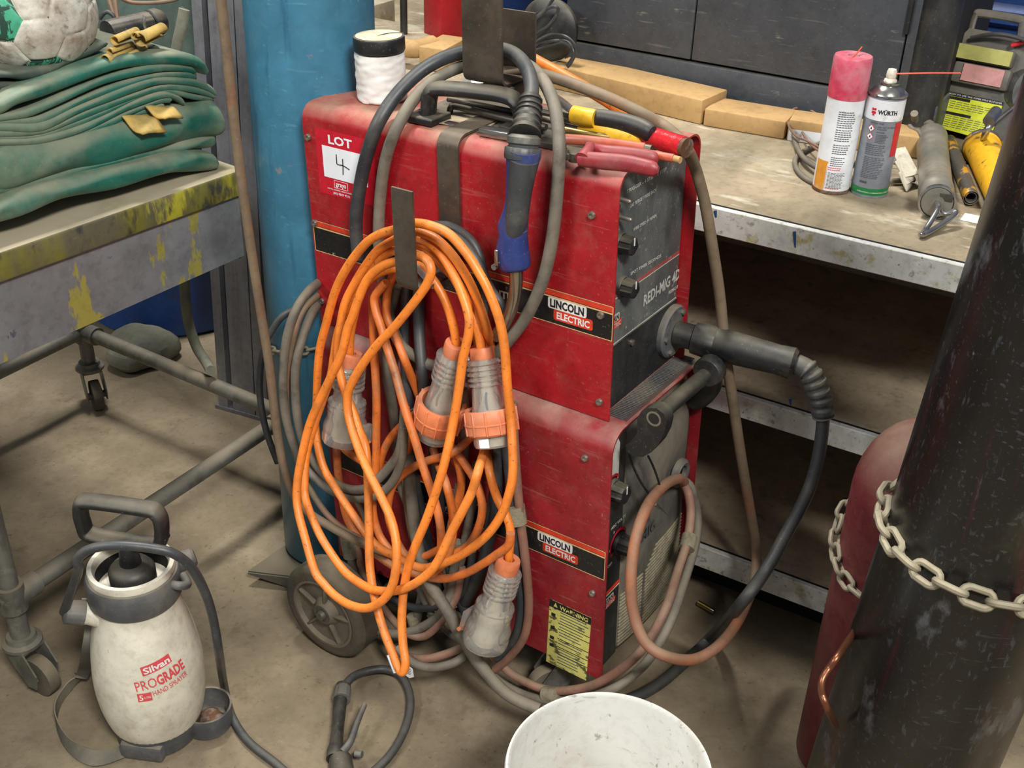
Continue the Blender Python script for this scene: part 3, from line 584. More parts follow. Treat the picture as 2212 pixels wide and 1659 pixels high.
def castor(P, yaw, hide=False):
    c = Vector((P.x, P.y, ZF)); d = Vector((cos(yaw), sin(yaw), 0)); ax = Vector((-d.y, d.x, 0)); wc = c + d * .032 + ZZ * .038
    g = G(); g.lathe(Matrix.Translation(c + ZZ * .095), [(.0, 0), (.030, 0), (.034, .004), (.034, .010), (.026, .014), (.024, .022), (0, .022)], 28); f = obj('castor_top', g, M['galv'], root)
    g = G()
    for s_ in (-1, 1):
        m = frame(c + ax * (.021 * s_), d, ZZ, ax); g.prism(m, [(-.026, .098), (.028, .098), (.052, .060), (.046, .028), (.026, .026), (-.005, .060)], .003 * s_)
    g.box(frame(c, d, ax, ZZ), .058, .045, .004, c=(.0, 0, .097)); obj('castor_fork', g, M['galv'], root)
    g = G(); g.lathe(zframe(wc - ax * .013, ax), [(.010, 0), (.026, 0), (.037, .002), (.038, .006), (.038, .020), (.037, .024), (.026, .026), (.010, .026)], 36); w_ = obj('castor_wheel', g, M['wheel'], root)
    g = G(); g.lathe(zframe(wc - ax * .024, ax), [(.0, 0), (.008, .001), (.009, .005), (.009, .043), (.008, .047), (0, .048)], 8); obj('axle_bolt', g, M['galv'], w_)
castor(pA, radians(-30)); castor(pC, radians(-60)); castor(pB, radians(20))

# tarps: slabs swept along the table edge
def TP(x, y, off): return onpl(x, y, TM @ Vector((0, off, 0)), tn)
def slab(pts, off, half_t, depth, m, name, wave=0.0, n=14, parent=None, smooth=5, taper=True, ph=0.0):
    """pts: centre line of the visible front fold; slab reaches `depth` back over the table"""
    path = catmull([TP(x, y, off) for x, y in pts], smooth); N = len(path); vs = []; sec = []
    for k in range(n + 1):
        a = pi / 2 + pi * k / n; sec.append((cos(a), sin(a)))
    rings = []
    for i, P in enumerate(path):
        t = i / (N - 1); e = min(1, sqrt(max(0, min(t, 1 - t)) / .035)) if taper else 1
        e = max(e, .25); rr = []
        for j, (cx, sy) in enumerate(sec):
            wv = wave * (sin(9 * t * 2 + ph + j * .5) + .6 * sin(23 * t + 2 * ph - j * .3))
            rr.append(P + tn * (half_t * 1.1 * (1 + cx) * 1.0 + wv * .6) + ZZ * (half_t * sy * e + wv))
        # back part
        for q in (.35, .7, 1.0): rr.append(P + tn * (depth * q) + ZZ * (-half_t * e + wave * sin(7 * t + ph + q * 5)))
        for q in (1.0, .7, .35): rr.append(P + tn * (depth * q) + ZZ * (half_t * e * (.98 if q < 1 else .6) + wave * sin(7 * t + ph + q * 5)))
        rings.append(rr)
    n2 = len(rings[0]); fs = []
    for i in range(N - 1):
        for k in range(n2): fs.append([i * n2 + k, i * n2 + (k + 1) % n2, (i + 1) * n2 + (k + 1) % n2, (i + 1) * n2 + k])
    fs += [list(range(n2))[::-1], [(N - 1) * n2 + k for k in range(n2)]]
    g = G(); g.add([v for R in rings for v in R], fs); return g if name is None else obj(name, g, m, parent)
# bottom tarp
g = slab([(-120, 505), (0, 463), (100, 428), (220, 396), (330, 370), (420, 352), (478, 352)], .02, .017, .30, None, None, wave=.0018, ph=1.0)
g2 = obj('folded_tarp', g, M['tarp'], sub=1); tag(g2, 'green folded tarpaulin at the bottom of the pile, flat on the table', 'tarp')
# middle tarp
root = thing('folded_tarp', 'bulky shiny green tarpaulin in the middle of the pile, tan strap ends showing', 'tarp', TP(200, 330, .1))
g = slab([(-120, 405), (0, 372), (100, 358), (200, 330), (300, 305), (390, 280), (450, 262), (490, 262)], .035, .033, .34, None, None, wave=.0035, ph=2.2); obj('upper_fold', g, M['tarp'], root, sub=1)
g = slab([(-120, 450), (0, 414), (120, 382), (250, 352), (350, 330), (430, 312), (472, 304)], .045, .010, .34, None, None, wave=.0015, ph=.3); obj('lower_fold', g, M['tarp'], root, sub=1)
for (x, y, w_, h_) in ((303, 262, .046, .034), (346, 238, .036, .022)):
    P = TP(x, y, .035); g = G(); vs = []
    for i in range(9):
        t = i / 8
        for j in range(5):
            s_ = j / 4 - .5; vs.append(P + ta * (-w_ * s_) + tn * (.012 - .03 * t) - ZZ * (h_ * (t - .3) * .75 + .004 * sin(6 * t + 3 * s_)) - ta * (.012 * t))
    fs = [[i * 5 + j, i * 5 + j + 1, i * 5 + j + 6, i * 5 + j + 5] for i in range(8) for j in range(4)]; g.add(vs, fs); obj('strap_end', g, M['yellowstrap'], root, solid=.003)
# upper tarp of many thin folds
root = thing('folded_tarp', 'green tarpaulin folded into many thin layers, sagging at the left on top of the pile', 'tarp', TP(200, 230, .1))
LAY = [([(-60, 245), (0, 236), (40, 215), (95, 196), (190, 160), (260, 138), (325, 131), (400, 129), (438, 140), (452, 156)], .0105),
       ([(-60, 262), (0, 256), (60, 247), (110, 226), (180, 195), (250, 168), (340, 148), (400, 150), (424, 155)], .0065),
       ([(-60, 272), (0, 266), (80, 262), (135, 240), (200, 210), (275, 183), (350, 164), (405, 163), (426, 168)], .0062),
       ([(-60, 283), (0, 277), (88, 276), (160, 245), (220, 220), (290, 192), (350, 176), (420, 180), (455, 192), (469, 203)], .0070),
       ([(-60, 293), (0, 289), (95, 284), (170, 255), (230, 231), (300, 205), (365, 190), (430, 196), (468, 211)], .0062),
       ([(-60, 304), (0, 299), (85, 295), (165, 270), (225, 243), (300, 215), (365, 198), (420, 210), (462, 216)], .0058),
       ([(-60, 315), (0, 309), (80, 307), (160, 286), (225, 260), (290, 228), (350, 207), (385, 212), (400, 222)], .0058),
       ([(-60, 325), (0, 319), (70, 318), (160, 297), (225, 273), (290, 242), (350, 218), (372, 216)], .0058),
       ([(-60, 336), (0, 330), (80, 330), (160, 306), (230, 280), (300, 248), (355, 226)], .0058)]
for i, (pts, th) in enumerate(LAY):
    g = slab(pts, .05 + .002 * (i % 3), th, .26, None, None, wave=.0006, ph=i * 1.3, n=8, smooth=4); obj('fold_layer', g, M['tarp'], root)
# canvas roll of dark folds with slats on top
root = thing('canvas_bundle', 'dark green canvas bundle with split tan slats tucked in, under the football', 'canvas', TP(120, 170, .1))
for i, (pts, th) in enumerate([([(-60, 168), (0, 163), (60, 163), (110, 150), (160, 128), (210, 104), (235, 96)], .006), ([(-60, 188), (0, 186), (90, 186), (150, 165), (200, 138), (260, 112), (330, 104), (350, 112)], .007),
                               ([(-60, 206), (0, 203), (60, 206), (120, 190), (180, 160), (230, 140), (300, 122)], .007), ([(-60, 222), (0, 220), (50, 222), (110, 205), (180, 178), (230, 152)], .006)]):
    g = slab(pts, .08 + .006 * (i % 2), th, .28, None, None, wave=.001, ph=i, n=8); obj('canvas_fold', g, M['tarpdark'], root)
for (x0, y0, x1, y1, r) in ((247, 88, 294, 68, .0075), (290, 78, 310, 73, .006), (302, 86, 350, 63, .011), (236, 112, 284, 97, .006), (226, 131, 284, 107, .009), (270, 126, 314, 103, .005)):
    a = TP(x0, y0, .06); b = TP(x1, y1, .09); ax = (b - a); g = G(); FR = zframe(a, ax, (0, 0, 1)); L = ax.length
    g.lathe(FR, [(r, 0), (r * .96, L)], 16, a0=radians(-120), a1=radians(190)); obj('slat', g, M['yellowstrap'], root, solid=.0016)
# football
P = TP(72, 26, .15); BR = 133 / pxm(P)
import itertools
ph_ = (1 + sqrt(5)) / 2
ico = [Vector(v).normalized() for v in ((0, 1, ph_), (0, -1, ph_), (0, 1, -ph_), (0, -1, -ph_), (1, ph_, 0), (-1, ph_, 0), (1, -ph_, 0), (-1, -ph_, 0), (ph_, 0, 1), (-ph_, 0, 1), (ph_, 0, -1), (-ph_, 0, -1))]
hexc = []
for a, b, c in itertools.combinations(ico, 3):
    if (a - b).length < 1.1 and (b - c).length < 1.1 and (a - c).length < 1.1: hexc.append((a + b + c).normalized())
cen = [(v, 1.0) for v in ico] + [(v, 1.0265) for v in hexc]
R_ = Matrix.Rotation(radians(38), 3, 'X') @ Matrix.Rotation(radians(20), 3, 'Z') @ Matrix.Rotation(radians(12), 3, 'Y')
cen = [(R_ @ v, k) for v, k in cen]
bm = bmesh.new(); bmesh.ops.create_icosphere(bm, subdivisions=6, radius=1)
toCam = (CAMP - P).normalized(); gsel = max(range(12, 32), key=lambda i: cen[i][0].dot((toCam + Vector((-.55, 0, .0))).normalized())); gsel2 = max(range(12, 32), key=lambda i: cen[i][0].dot((toCam + Vector((-.15, 0, -1.05))).normalized()))
own = {}; seam = {}
for v in bm.verts:
    d = sorted(((v.co.normalized().dot(c) * k, i) for i, (c, k) in enumerate(cen)), reverse=True)
    gap = d[0][0] - d[1][0]; own[v.index] = d[0][1]; v.co = v.co.normalized() * (BR - .0035 * (1 - min(1, gap / .030)) ** 2); seam[v.index] = gap < .010
g = G(); g.add([P + v.co for v in bm.verts], [[v.index for v in f.verts] for f in bm.faces])
for i, f in enumerate(bm.faces):
    o_ = own[f.verts[0].index]; g.m[i] = 2 if all(seam[v.index] for v in f.verts) else (1 if o_ in (gsel, gsel2) else 0)
bm.free(); tag(obj('football', g, [M['ball'], M['ballgreen'], M['rust']], sharp=60, origin=P - ZZ * BR), 'dirty white football with striped green panels on the tarps', 'ball')
# black ribbed torch behind
a = TP(232, 72, .19); b = TP(322, 52, .19)
root = thing('hand_torch', 'black ribbed torch with a rounded head lying behind the tan slats', 'torch', a.lerp(b, .5))
FR = zframe(a, b - a); L = (b - a).length
g = G(); g.lathe(FR, [(.0, -.002), (.020, 0), (.021, .004), (.021, L - .002), (.019, L)], 64, mod=lambda r, z, a_: r * (1 + .025 * (sin(32 * a_) > 0))); obj('grip', g, M['blackpaint'], root)
g = G(); g.lathe(FR, [(.019, L), (.023, L + .003), (.0235, L + .016), (.019, L + .026), (.010, L + .031), (0, L + .032)], 40); obj('head', g, M['blackpaint'], root)
g = G(); p_ = TP(315, 55, .168); g.tube([p_ + ZZ * .016, p_ + ZZ * .004 + ta * .004, p_ - ZZ * .008], .0035, 8); obj('switch', g, M['tin'], root)

# clutter behind the table
def YP(x, y, Y): return Yp(x, y, Y)
g = G(); g.box(frame(YP(300, 60, 2.55), bd, bn, ZZ), .95, .02, .42, c=(-.26, .1, .02), bev=.004); g.box(frame(YP(300, 60, 2.55), bd, bn, ZZ), .95, .06, .02, c=(-.26, .07, .225), bev=.004)
tag(obj('sheet_metal_cover', g, M['greensheet']), 'faded green sheet metal cover behind the tarps and torch', 'cover')
g = G()
g.tube([YP(x, y, 2.42) for x, y in ((268, -20), (262, -5), (285, 5), (330, 6), (375, 0), (398, -12))], .004, 10)
tag(obj('grey_hose', g, M['browncable']), 'brown hose drooping at the very top behind the football', 'hose')
g = G(); g.tube([YP(x, y, 2.38) for x, y in ((215, 40), (228, 26), (243, 32), (250, 48), (246, 60))], .0045, 10)
tag(obj('black_hose', g, M['darkcable']), 'curved black hose end between football and torch', 'hose')
for i, (x0, y0, x1, y1) in enumerate(((232, -12, 252, 52), (247, -12, 254, 50))):
    g = G(); g.tube([YP(x0, y0, 2.40), YP(x1, y1, 2.38)], .0055, 8, smooth=0); tag(obj('timber_stake', g, M['browncable']), ('thin brown stake leaning, left of its pair, behind the football', 'thin upright brown stake beside the leaning one')[i], 'stake')
g = G(); g.tube([YP(x, y, 2.3) for x, y in ((398, 20), (392, 55), (384, 90), (378, 120), (372, 150))], .011, 12, ell=(1, .5)); tag(obj('bent_strip', g, M['rock']), 'pale bent strip standing behind the pile, left of the ladder', 'strip')
g = G(); g.tube([YP(x, y, 2.32) for x, y in ((394, 15), (384, 55), (374, 95), (366, 125), (362, 150))], .004, 10); tag(obj('thin_hose', g, M['darkcable']), 'thin black hose alongside the pale bent strip', 'hose')

# aluminium ladder sections leaning upright
base = Gf(470, 882, 0.0); base2 = Gf(575, 912, 0.0); ld = (base2 - base).normalized(); lnn = Vector((-ld.y, ld.x, 0))
root = thing('aluminium_ladder', 'grey aluminium ladder sections standing upright between table and blue cylinder', 'ladder', base)
Lw = (base2 - base).length; topshift = Vector((.035, .10, 1.55))
for i, (a, w_) in enumerate(((.04, .026), (.33, .034), (.57, .030), (.80, .034))):
    p0 = base + ld * (Lw * a); sec = [(0, 0), (w_, 0), (w_, .055), (w_ - .003, .055), (w_ - .003, .003), (.003, .003), (.003, .055), (0, .055)]
    g = G(); g.sweep(sec, [p0, p0 + topshift], ld, lnn); obj('rail', g, M['alu'], root)
g = G(); g.box(frame(base, ld, lnn, ZZ), Lw + .01, .06, .012, c=(Lw / 2, .028, .004)); obj('foot_bar', g, M['alu'], root)
for z in (.3, .6, .9, 1.2):
    g = G(); q = topshift * (z / 1.55); g.tube([base + q + lnn * .04 + ld * .01, base + q + lnn * .04 + ld * (Lw * .95)], .012, 10, smooth=0); obj('rung', g, M['alu'], root)
# drum, sack and hose under the table
P = Gf(318, 760, 0.0) + Vector((0, .32, 0))
g = G(); g.lathe(Matrix.Translation(P), [(.0, 0), (.24, 0), (.25, .01), (.25, .26), (.256, .27), (.25, .28), (.25, .56), (.256, .57), (.25, .58), (.24, .63), (0, .63)], 48)
tag(obj('steel_drum', g, M['drum']), 'dark blue steel drum in the shadow under the work table', 'drum')
P = Gf(285, 812, 0.0); g = G(); g.lathe(Matrix.Translation(P + Vector((0, .09, 0))), [(0, 0), (.075, 0), (.095, .02), (.09, .055), (.065, .078), (0, .085)], 28, mod=lambda r, z, a: r * (1 + .12 * sin(3 * a + 1) + .06 * sin(7 * a)))
tag(obj('cloth_sack', g, M['rock'], sub=1), 'pale lumpy sack on the floor in front of the blue drum', 'sack')
g = G(); g.tube([YP(x, y, Y) for x, y, Y in ((395, 560, 2.3), (400, 640, 2.3), (408, 700, 2.3), (425, 750, 2.28), (445, 782, 2.26), (455, 800, 2.22))], .0115, 14)
tag(obj('pale_hose', g, M['rock']), 'pale curved hose hanging under the table near the ladder', 'hose')

# ================================================================== GAS CYLINDERS
P = Vector((-.348, 1.900, ZF + .034)); r = .1065; blean = Vector((-.004, .045, .93)).normalized()
g = G(); g.lathe(zframe(P, blean), [(.0, 0), (r - .008, 0), (r, .008), (r, 1.15), (r * .92, 1.22), (r * .7, 1.28), (.03, 1.33), (0, 1.33)], 72)
tag(obj('gas_cylinder', g, M['blue'], sharp=50), 'tall blue gas cylinder chained behind the welder', 'gas cylinder')
lean = Vector((.060, .0, 1.0)).normalized()
TB = Vector((.534, 1.128, ZF)); TKM = zframe(TB, lean); TKR = .1145
g = G(); g.lathe(TKM, [(.0, 0), (TKR - .01, 0), (TKR, .01), (TKR, 1.30), (TKR * .9, 1.38), (.04, 1.45), (0, 1.45)], 96)
tag(obj('gas_cylinder', g, M['tank'], sharp=50), 'tall scratched black gas cylinder leaning at the right edge', 'gas cylinder')
MB_ = Vector((.604, 1.402, ZF)); MR = .098
g = G(); prof = [(.0, 0), (MR - .008, 0), (MR, .008), (MR, .545)]
for k in range(1, 9): a = pi / 2 * k / 9; prof.append((MR * cos(a), .545 + .125 * sin(a)))
prof += [(.02, .668), (.02, .70), (0, .70)]; g.lathe(Matrix.Translation(MB_), prof, 72)
root = obj('gas_cylinder', g, M['maroon'], sharp=50); tag(root, 'short dusty maroon gas cylinder behind the black one', 'gas cylinder')
fnm = lambda a, z, h=.0006: None
g = G(); vs = []; afm = atan2(CAMP.y - MB_.y, CAMP.x - MB_.x)
for i in range(9):
    for j in range(7):
        a = afm - .30 + .75 * i / 8; e = pi / 2 * (.34 + .40 * j / 6); rr = (MR + .0008); vs.append(MB_ + Vector((rr * cos(e) * cos(a), rr * cos(e) * sin(a), 0.545 + .1258 * sin(e))))
g.add(vs, [[i * 7 + j, i * 7 + j + 1, (i + 1) * 7 + j + 1, (i + 1) * 7 + j] for i in range(8) for j in range(6)]); obj('paper_label', g, M['paper'], root)

# chains
def chain(path, name, label, pitch=.0300, wire=.0046, L_=.044, W_=.029):
    pts = catmull(path, 24); seg = [0]
    for i in range(1, len(pts)): seg.append(seg[-1] + (pts[i] - pts[i - 1]).length)
    def at(s_):
        for i in range(1, len(seg)):
            if seg[i] >= s_: t = (s_ - seg[i - 1]) / max(1e-9, seg[i] - seg[i - 1]); return pts[i - 1].lerp(pts[i], t), (pts[i] - pts[i - 1]).normalized()
        return pts[-1], (pts[-1] - pts[-2]).normalized()
    root = thing(name, label, 'chain', pts[0]); n = int(seg[-1] / pitch)
    for k in range(n):
        P, T = at((k + .5) * pitch); o = outn(P); o = (o - T * o.dot(T)).normalized(); s_ = T.cross(o)
        if k % 2: X = (s_ * .85 + o * .5).normalized()
        else: X = (o * .85 - s_ * .5).normalized()
        hl = (L_ - W_) / 2; lp = []
        for q in range(16):
            a = 2 * pi * q / 16; lp.append(P + T * ((W_ / 2 - wire) * cos(a) + (hl if cos(a) > 0 else -hl)) + X * ((W_ / 2 - wire) * sin(a)))
        g = G(); g.tube(lp, wire, 8, closed=True, smooth=0); obj('link', g, M['chain'], root)
def outn(P): q = P - (TB + lean * (P - TB).dot(lean)); return q.normalized()
def ringpt(C0, ax_M, R, deg, z): return C0 @ Vector((R * cos(radians(deg)), R * sin(radians(deg)), z))
# angle of the camera-facing side in the tank frame
cl = TKM.inverted() @ CAMP; ac = math.degrees(atan2(cl.y, cl.x))
path = []
for k in range(-4, 5):
    a = ac - 150 + (k + 4) * 28
    path.append((a, .0))
pts = [ringpt(TKM, None, TKR + .006, ac - 128 + i * 22, .700 - .018 * min(1, i / 4.0)) for i in range(11)]
chain(pts, 'steel_chain', 'thick grey chain wrapped around the black gas cylinder')
def outn(P): q = P - MB_; q.z = 0; return q.normalized()
ac2 = math.degrees(atan2(CAMP.y - MB_.y, CAMP.x - MB_.x))
pts = [MB_ + Vector(((MR + .007) * cos(radians(a)), (MR + .007) * sin(radians(a)), z)) for a, z in ((ac2 - 132, .500), (ac2 - 105, .475), (ac2 - 80, .445), (ac2 - 55, .425), (ac2 - 35, .415), (ac2 - 10, .41), (ac2 + 15, .41))]
chain(pts, 'steel_chain', 'thick grey chain wrapped around the maroon gas cylinder', pitch=.0245, wire=.0038, L_=.036, W_=.024)
# small chain on the blue cylinder
def outn(P): q = P - bc; q.z = 0; return q.normalized()
bc = Vector((-.350, 1.923, .46)); ac3 = math.degrees(atan2(CAMP.y - bc.y, CAMP.x - bc.x))
pts = [bc + Vector(((r + .007) * cos(radians(a)), (r + .007) * sin(radians(a)), .0006 * (a - ac3))) for a in [ac3 - 95 + 17 * i for i in range(8)]]
chain(pts, 'steel_chain', 'thin grey chain around the middle of the blue gas cylinder', wire=.0028, W_=.018, L_=.028, pitch=.020)
# copper pipe
g = G(); g.tube([Dp(1850, 1358, 1.53), Dp(1815, 1410, 1.445), Dp(1790, 1445, 1.44), Dp(1776, 1470, 1.435), Dp(1776, 1498, 1.435), Dp(1788, 1530, 1.44), Dp(1805, 1566, 1.53)], .0048, 12)
tag(obj('copper_pipe', g, M['copper']), 'bent copper pipe between the maroon and black gas cylinders', 'pipe')

# ================================================================== WELDER STACK
def wl(name, g, m, root, **k): return obj(name, g, m, root, **k)
SIDE = frame(B(0, 0, 0), BU, BZ, -BV)            # (x=u, y=z) on the red side, normal towards the viewer
def sidef(v): return frame(B(0, v, 0), BU, BZ, -BV)
def frontf(u): return frame(B(u, 0, 0), BV, BZ, BU)
L1, W1, ZB, ZT = .577, .238, .5335, .917
root = FEED = thing('wire_feeder', 'red wire feeder with dusty grey control panel, stacked on top of the welder', 'wire feeder', BM)
# shell: inverted U sheet with rounded top edges, overhanging the control panel
def ushell(v0, v1, z0, z1, rr, th, u0, u1, flange=.03, n=8):
    out = [(v0, z0), (v0, z1 - rr)] + [(v0 + rr - rr * cos(pi / 2 * k / n), z1 - rr + rr * sin(pi / 2 * k / n)) for k in range(1, n + 1)]
    out += [(v1 - rr + rr * sin(pi / 2 * k / n), z1 - rr + rr * cos(pi / 2 * k / n)) for k in range(0, n + 1)] + [(v1, z0)]
    cv, cz = (v0 + v1) / 2, z0
    inn = [(v + (th if v < cv else -th), z - (th if z > z1 - rr * .9 else 0)) for v, z in out]
    loop = out + inn[::-1]; vs = []; n_ = len(loop)
    for u in (u0, u1): vs += [B(u, v, z) for v, z in loop]
    fs = [[i, (i + 1) % n_, n_ + (i + 1) % n_, n_ + i] for i in range(n_)]
    m = len(out)
    for e in (0, n_):
        for i in range(m - 1): fs.append([e + i, e + i + 1, e + n_ - 2 - i, e + n_ - 1 - i])
    g = G(); g.add(vs, fs); return g
g = ushell(0, W1, ZB, ZT, .026, .0025, -L1, 0.004); wl('shell', g, M['red'], root, sharp=45)
g = G(); g.box(BM, L1 - .03, W1 - .008, ZT - ZB - .035, c=(-L1 / 2 - .006, W1 / 2, (ZB + ZT) / 2 - .014)); wl('chassis', g, M['blackpaint'], root)
pu = -.020
g = G(); PFm = frontf(pu)
poly = [(.004, .640), (W1 - .005, .640), (W1 - .005, ZT - .030), (W1 - .022, ZT - .008), (.026, ZT - .008), (.004, ZT - .030)]
g.prism(PFm, poly, .004); wl('control_panel', g, M['panel'], root)
g = G(); g.prism(PFm, [(.003, ZB), (W1 - .004, ZB), (W1 - .004, .640), (.003, .640)], .006); wl('lower_front', g, M['blackpaint'], root)
def fq(x, y, u=pu + .005): q = loc(Fp(x, y, u)); return q.y, q.z
def ptext(g, s, x, y, x2, y2, size, mi=0, bold=.01, u=pu + .0045):
    a = fq(x, y); b = fq(x2, y2); d = Vector((b[0] - a[0], b[1] - a[1])); w_ = d.length; d.normalize(); n_ = Vector((-d.y, d.x))
    def fn(X, Y, h): p = Vector(a) + d * X + n_ * Y; return B(u + h, p.x, p.y)
    g.text(s, fn, size, mi, bold, width=w_)
zs1 = .7235; zs0 = .714
g = G(); g.prism(PFm, [(.004, .7175), (W1 - .006, .7175), (W1 - .006, .7225), (.004, .7225)], .0046); wl('red_line', g, M['fadedred'], root)
g = G(); g.prism(PFm, [(.004, .7155), (W1 - .006, .7155), (W1 - .006, .7165), (.004, .7165)], .0047)
g.prism(PFm, [(.004, .641), (W1 - .006, .641), (W1 - .006, .6420), (.004, .6420)], .0047); wl('white_line', g, M['greyink'], root)
for s_, x, y, x2, y2, sz in (('REDI-MIG 4D', 1390, 662, 1468, 600, .026), ('REMOTE', 1444, 636, 1468, 620, .008), ('TRIGGER - 4 STEP / 2 STEP', 1354, 418, 1440, 368, .0075), ('GAS PURGE / WIRE INCH', 1360, 450, 1418, 413, .0075),
                            ('WIRE SPEED IN M/MIN', 1368, 500, 1418, 468, .007), ('SPOT TIMER SECONDS', 1362, 595, 1428, 555, .007)):
    g = G(); ptext(g, s_, x, y, x2, y2, sz, bold=.03); wl('panel_lettering', g, M['greyink'], root)
def wirelogo(Mx, x, y, w_, parent, h=.0003, faded=False):
    g = G(); hh = w_ * .225
    def rr(x0, y0, x1, y1, r_, mi, t):
        poly = []
        for (cx, cy, a0) in ((x1 - r_, y1 - r_, 0), (x0 + r_, y1 - r_, 90), (x0 + r_, y0 + r_, 180), (x1 - r_, y0 + r_, 270)):
            for k in range(4): a = radians(a0 + 30 * k); poly.append((cx + r_ * cos(a), cy + r_ * sin(a)))
        g.prism(Mx, poly, t, mi, t0=h)
    rr(x, y, x + w_ * .80, y + hh, hh * .2, 0, .0003); rr(x + w_ * .12, y - hh * .92, x + w_ * .93, y + hh * .02, hh * .2, 1, .0002)
    g.text('LINCOLN', lambda X, Y, t: Mx @ Vector((x + w_ * .05 + X, y + hh * .17 + Y, h + .0004 + t)), hh * .95, 2, .035, width=w_ * .70)
    g.text('ELECTRIC', lambda X, Y, t: Mx @ Vector((x + w_ * .19 + X, y - hh * .74 + Y, h + .0003 + t)), hh * .82, 3, .03, width=w_ * .68)
    return obj('badge', g, [M['greyink' if faded else 'white'], M['decalred'], M['inkblack'], M['greyink' if faded else 'white']], parent)
a = fq(1330, 706); wirelogo(PFm, .006, .678, .056, root, h=.0046, faded=True)
# side stripe on feeder
def stripe(v, u0, u1, z0, z1, parent, logo_u, logo_w, extra=None):
    Ms = sidef(v); g = G(); g.prism(Ms, [(u0, z0), (u1, z0), (u1, z1), (u0, z1)], .0004); d = wl('decal_band', g, M['stripe'], parent)
    h_ = z1 - z0; t = .0011
    g = G(); g.prism(Ms, [(u0, z1 - h_ * .17), (u1, z1 - h_ * .17), (u1, z1 - h_ * .03), (u0, z1 - h_ * .03)], .0002, 0, .0005); wl('red_line', g, M['decalred'], parent)
    g = G()
    for (a_, b_, c_, d_) in ((u0, u1, z0, z0 + t), (u0, u1, z1 - h_ * .23, z1 - h_ * .19), (u0, u1, z1 - t, z1), (u0, u0 + t, z0, z1), (u1 - t, u1, z0, z1)):
        g.prism(Ms, [(a_, c_), (b_, c_), (b_, d_), (a_, d_)], .0002, 0, .0006)
    wl('cream_line', g, M['cream'], parent)
    wirelogo(Ms, logo_u, z0 + h_ * .44, logo_w, parent)
stripe(0, -.574, .0035, .6685, .7235, root, -.107, .083)
g = G(); g.text('ELITE', lambda X, Y, h: SIDE @ Vector((-.212 + X, .685 + Y, .0006 + h)), .017, 0, .03, width=.040); wl('band_lettering', g, M['white'], root)
def screw(x, y, parent, v=0, rr=.0058):
    P = loc(S(x, y, -v)); Mx = frame(B(P.x, v, P.z), BU, BZ, -BV); g = G()
    g.lathe(Mx, [(.0, .0005), (rr, .0005), (rr, .003), (rr * .85, .005), (rr * .5, .005), (rr * .45, .003), (0, .0028)], 6 * 4, mod=lambda r_, z, a_: r_ * (1 - .07 * (cos(6 * a_) > .3))); wl('screw', g, M['steel'], parent)
for x, y in ((667, 296), (1280, 464), (1299, 680), (1296, 867), (697, 650), (681, 481)): screw(x, y, root)
# switches and knobs
def onfront(x, y, u): q = loc(Fp(x, y, u)); return frame(B(u, q.y, q.z), BV, BZ, BU)
for (x, y, x2, y2) in ((1330, 428, 1350, 434), (1332, 467, 1356, 466)):
    m = onfront(x, y, pu + .004); g = G(); g.lathe(m, [(0, 0), (.006, 0), (.006, .004), (.0035, .004), (.0033, .022), (.002, .024), (0, .024)], 14); wl('toggle_switch', g, M['steel'], root)
def knob(m, rr, parent, hh=.022, mt='black'):
    g = G(); g.lathe(m, [(0, 0), (rr, 0), (rr, .004), (rr * .93, .006)], 36); g.lathe(m, [(rr * .9, .006), (rr * .8, hh * .95), (rr * .7, hh), (0, hh)], 48, mod=lambda r_, z, a_: r_ * (1 - .09 * (sin(5 * a_) > .25)) if r_ > rr * .5 else r_)
    k = wl('knob', g, M[mt], parent)
    g = G(); g.box(m, .0022, rr * .7, .001, c=(0, rr * .45, hh + .0002)); wl('pointer_mark', g, M['white'], k)
knob(onfront(1338, 525, pu + .004), .0165, root, .024); knob(onfront(1342, 618, pu + .004), .0165, root, .024)
# gun socket flange and connector
fc = loc(Fp(1448, 712, pu + .006)); FM = frame(B(pu + .006, fc.y - .002, fc.z), BV, BZ, BU)
g = G(); g.lathe(FM, [(0, 0), (.044, 0), (.044, .008), (.041, .011), (.022, .012), (0, .012)], 44); fl_ = wl('socket_flange', g, M['greyplastic'], root)
for a_ in (60, 180, 300, 240):
    g = G(); m = FM @ Matrix.Translation((.034 * cos(radians(a_)), .034 * sin(radians(a_)), .011)); g.lathe(m, [(0, 0), (.0055, 0), (.0055, .005), (.003, .006), (0, .006)], 6); wl('flange_bolt', g, M['steel'], fl_)
for (x, y) in ((1363, 739), (1350, 865)):
    m = onfront(x, y, pu + .006); g = G(); g.lathe(m, [(0, 0), (.005, 0), (.005, .004), (.003, .005), (0, .005)], 12); wl('screw', g, M['steel'], root)
# top tray: open recess and handle
g = G(); g.prism(frame(B(0, 0, ZT), BU, BV, BZ), [(-.40, .040), (-.045, .040), (-.045, .20), (-.40, .20)], .0008, 0, .0003); wl('tray_mat', g, M['plate'], root)
g = G()
hz = ZT + .001
def hb(pts, e): return [B(*p) for p in pts]
ha_, hb__ = loc(Tp(925, 262, ZT)), loc(Tp(1128, 286, ZT)); ha_.z = hb__.z = hz; hv = (hb__ - ha_).normalized(); hn = Vector((-hv.y, hv.x, 0)); HH = .050
hp = [ha_, ha_ + hv * .004 + Vector((0, 0, HH * .7)), ha_ + hv * .016 + Vector((0, 0, HH)), ha_.lerp(hb__, .5) + Vector((0, 0, HH * 1.05)), hb__ - hv * .022 + Vector((0, 0, HH)), hb__ - hv * .004 + Vector((0, 0, HH * .7)), hb__]
g.tube([B(*p) for p in hp], .0150, 12, upref=(BM.to_3x3() @ hn), ell=(1.25, .72))
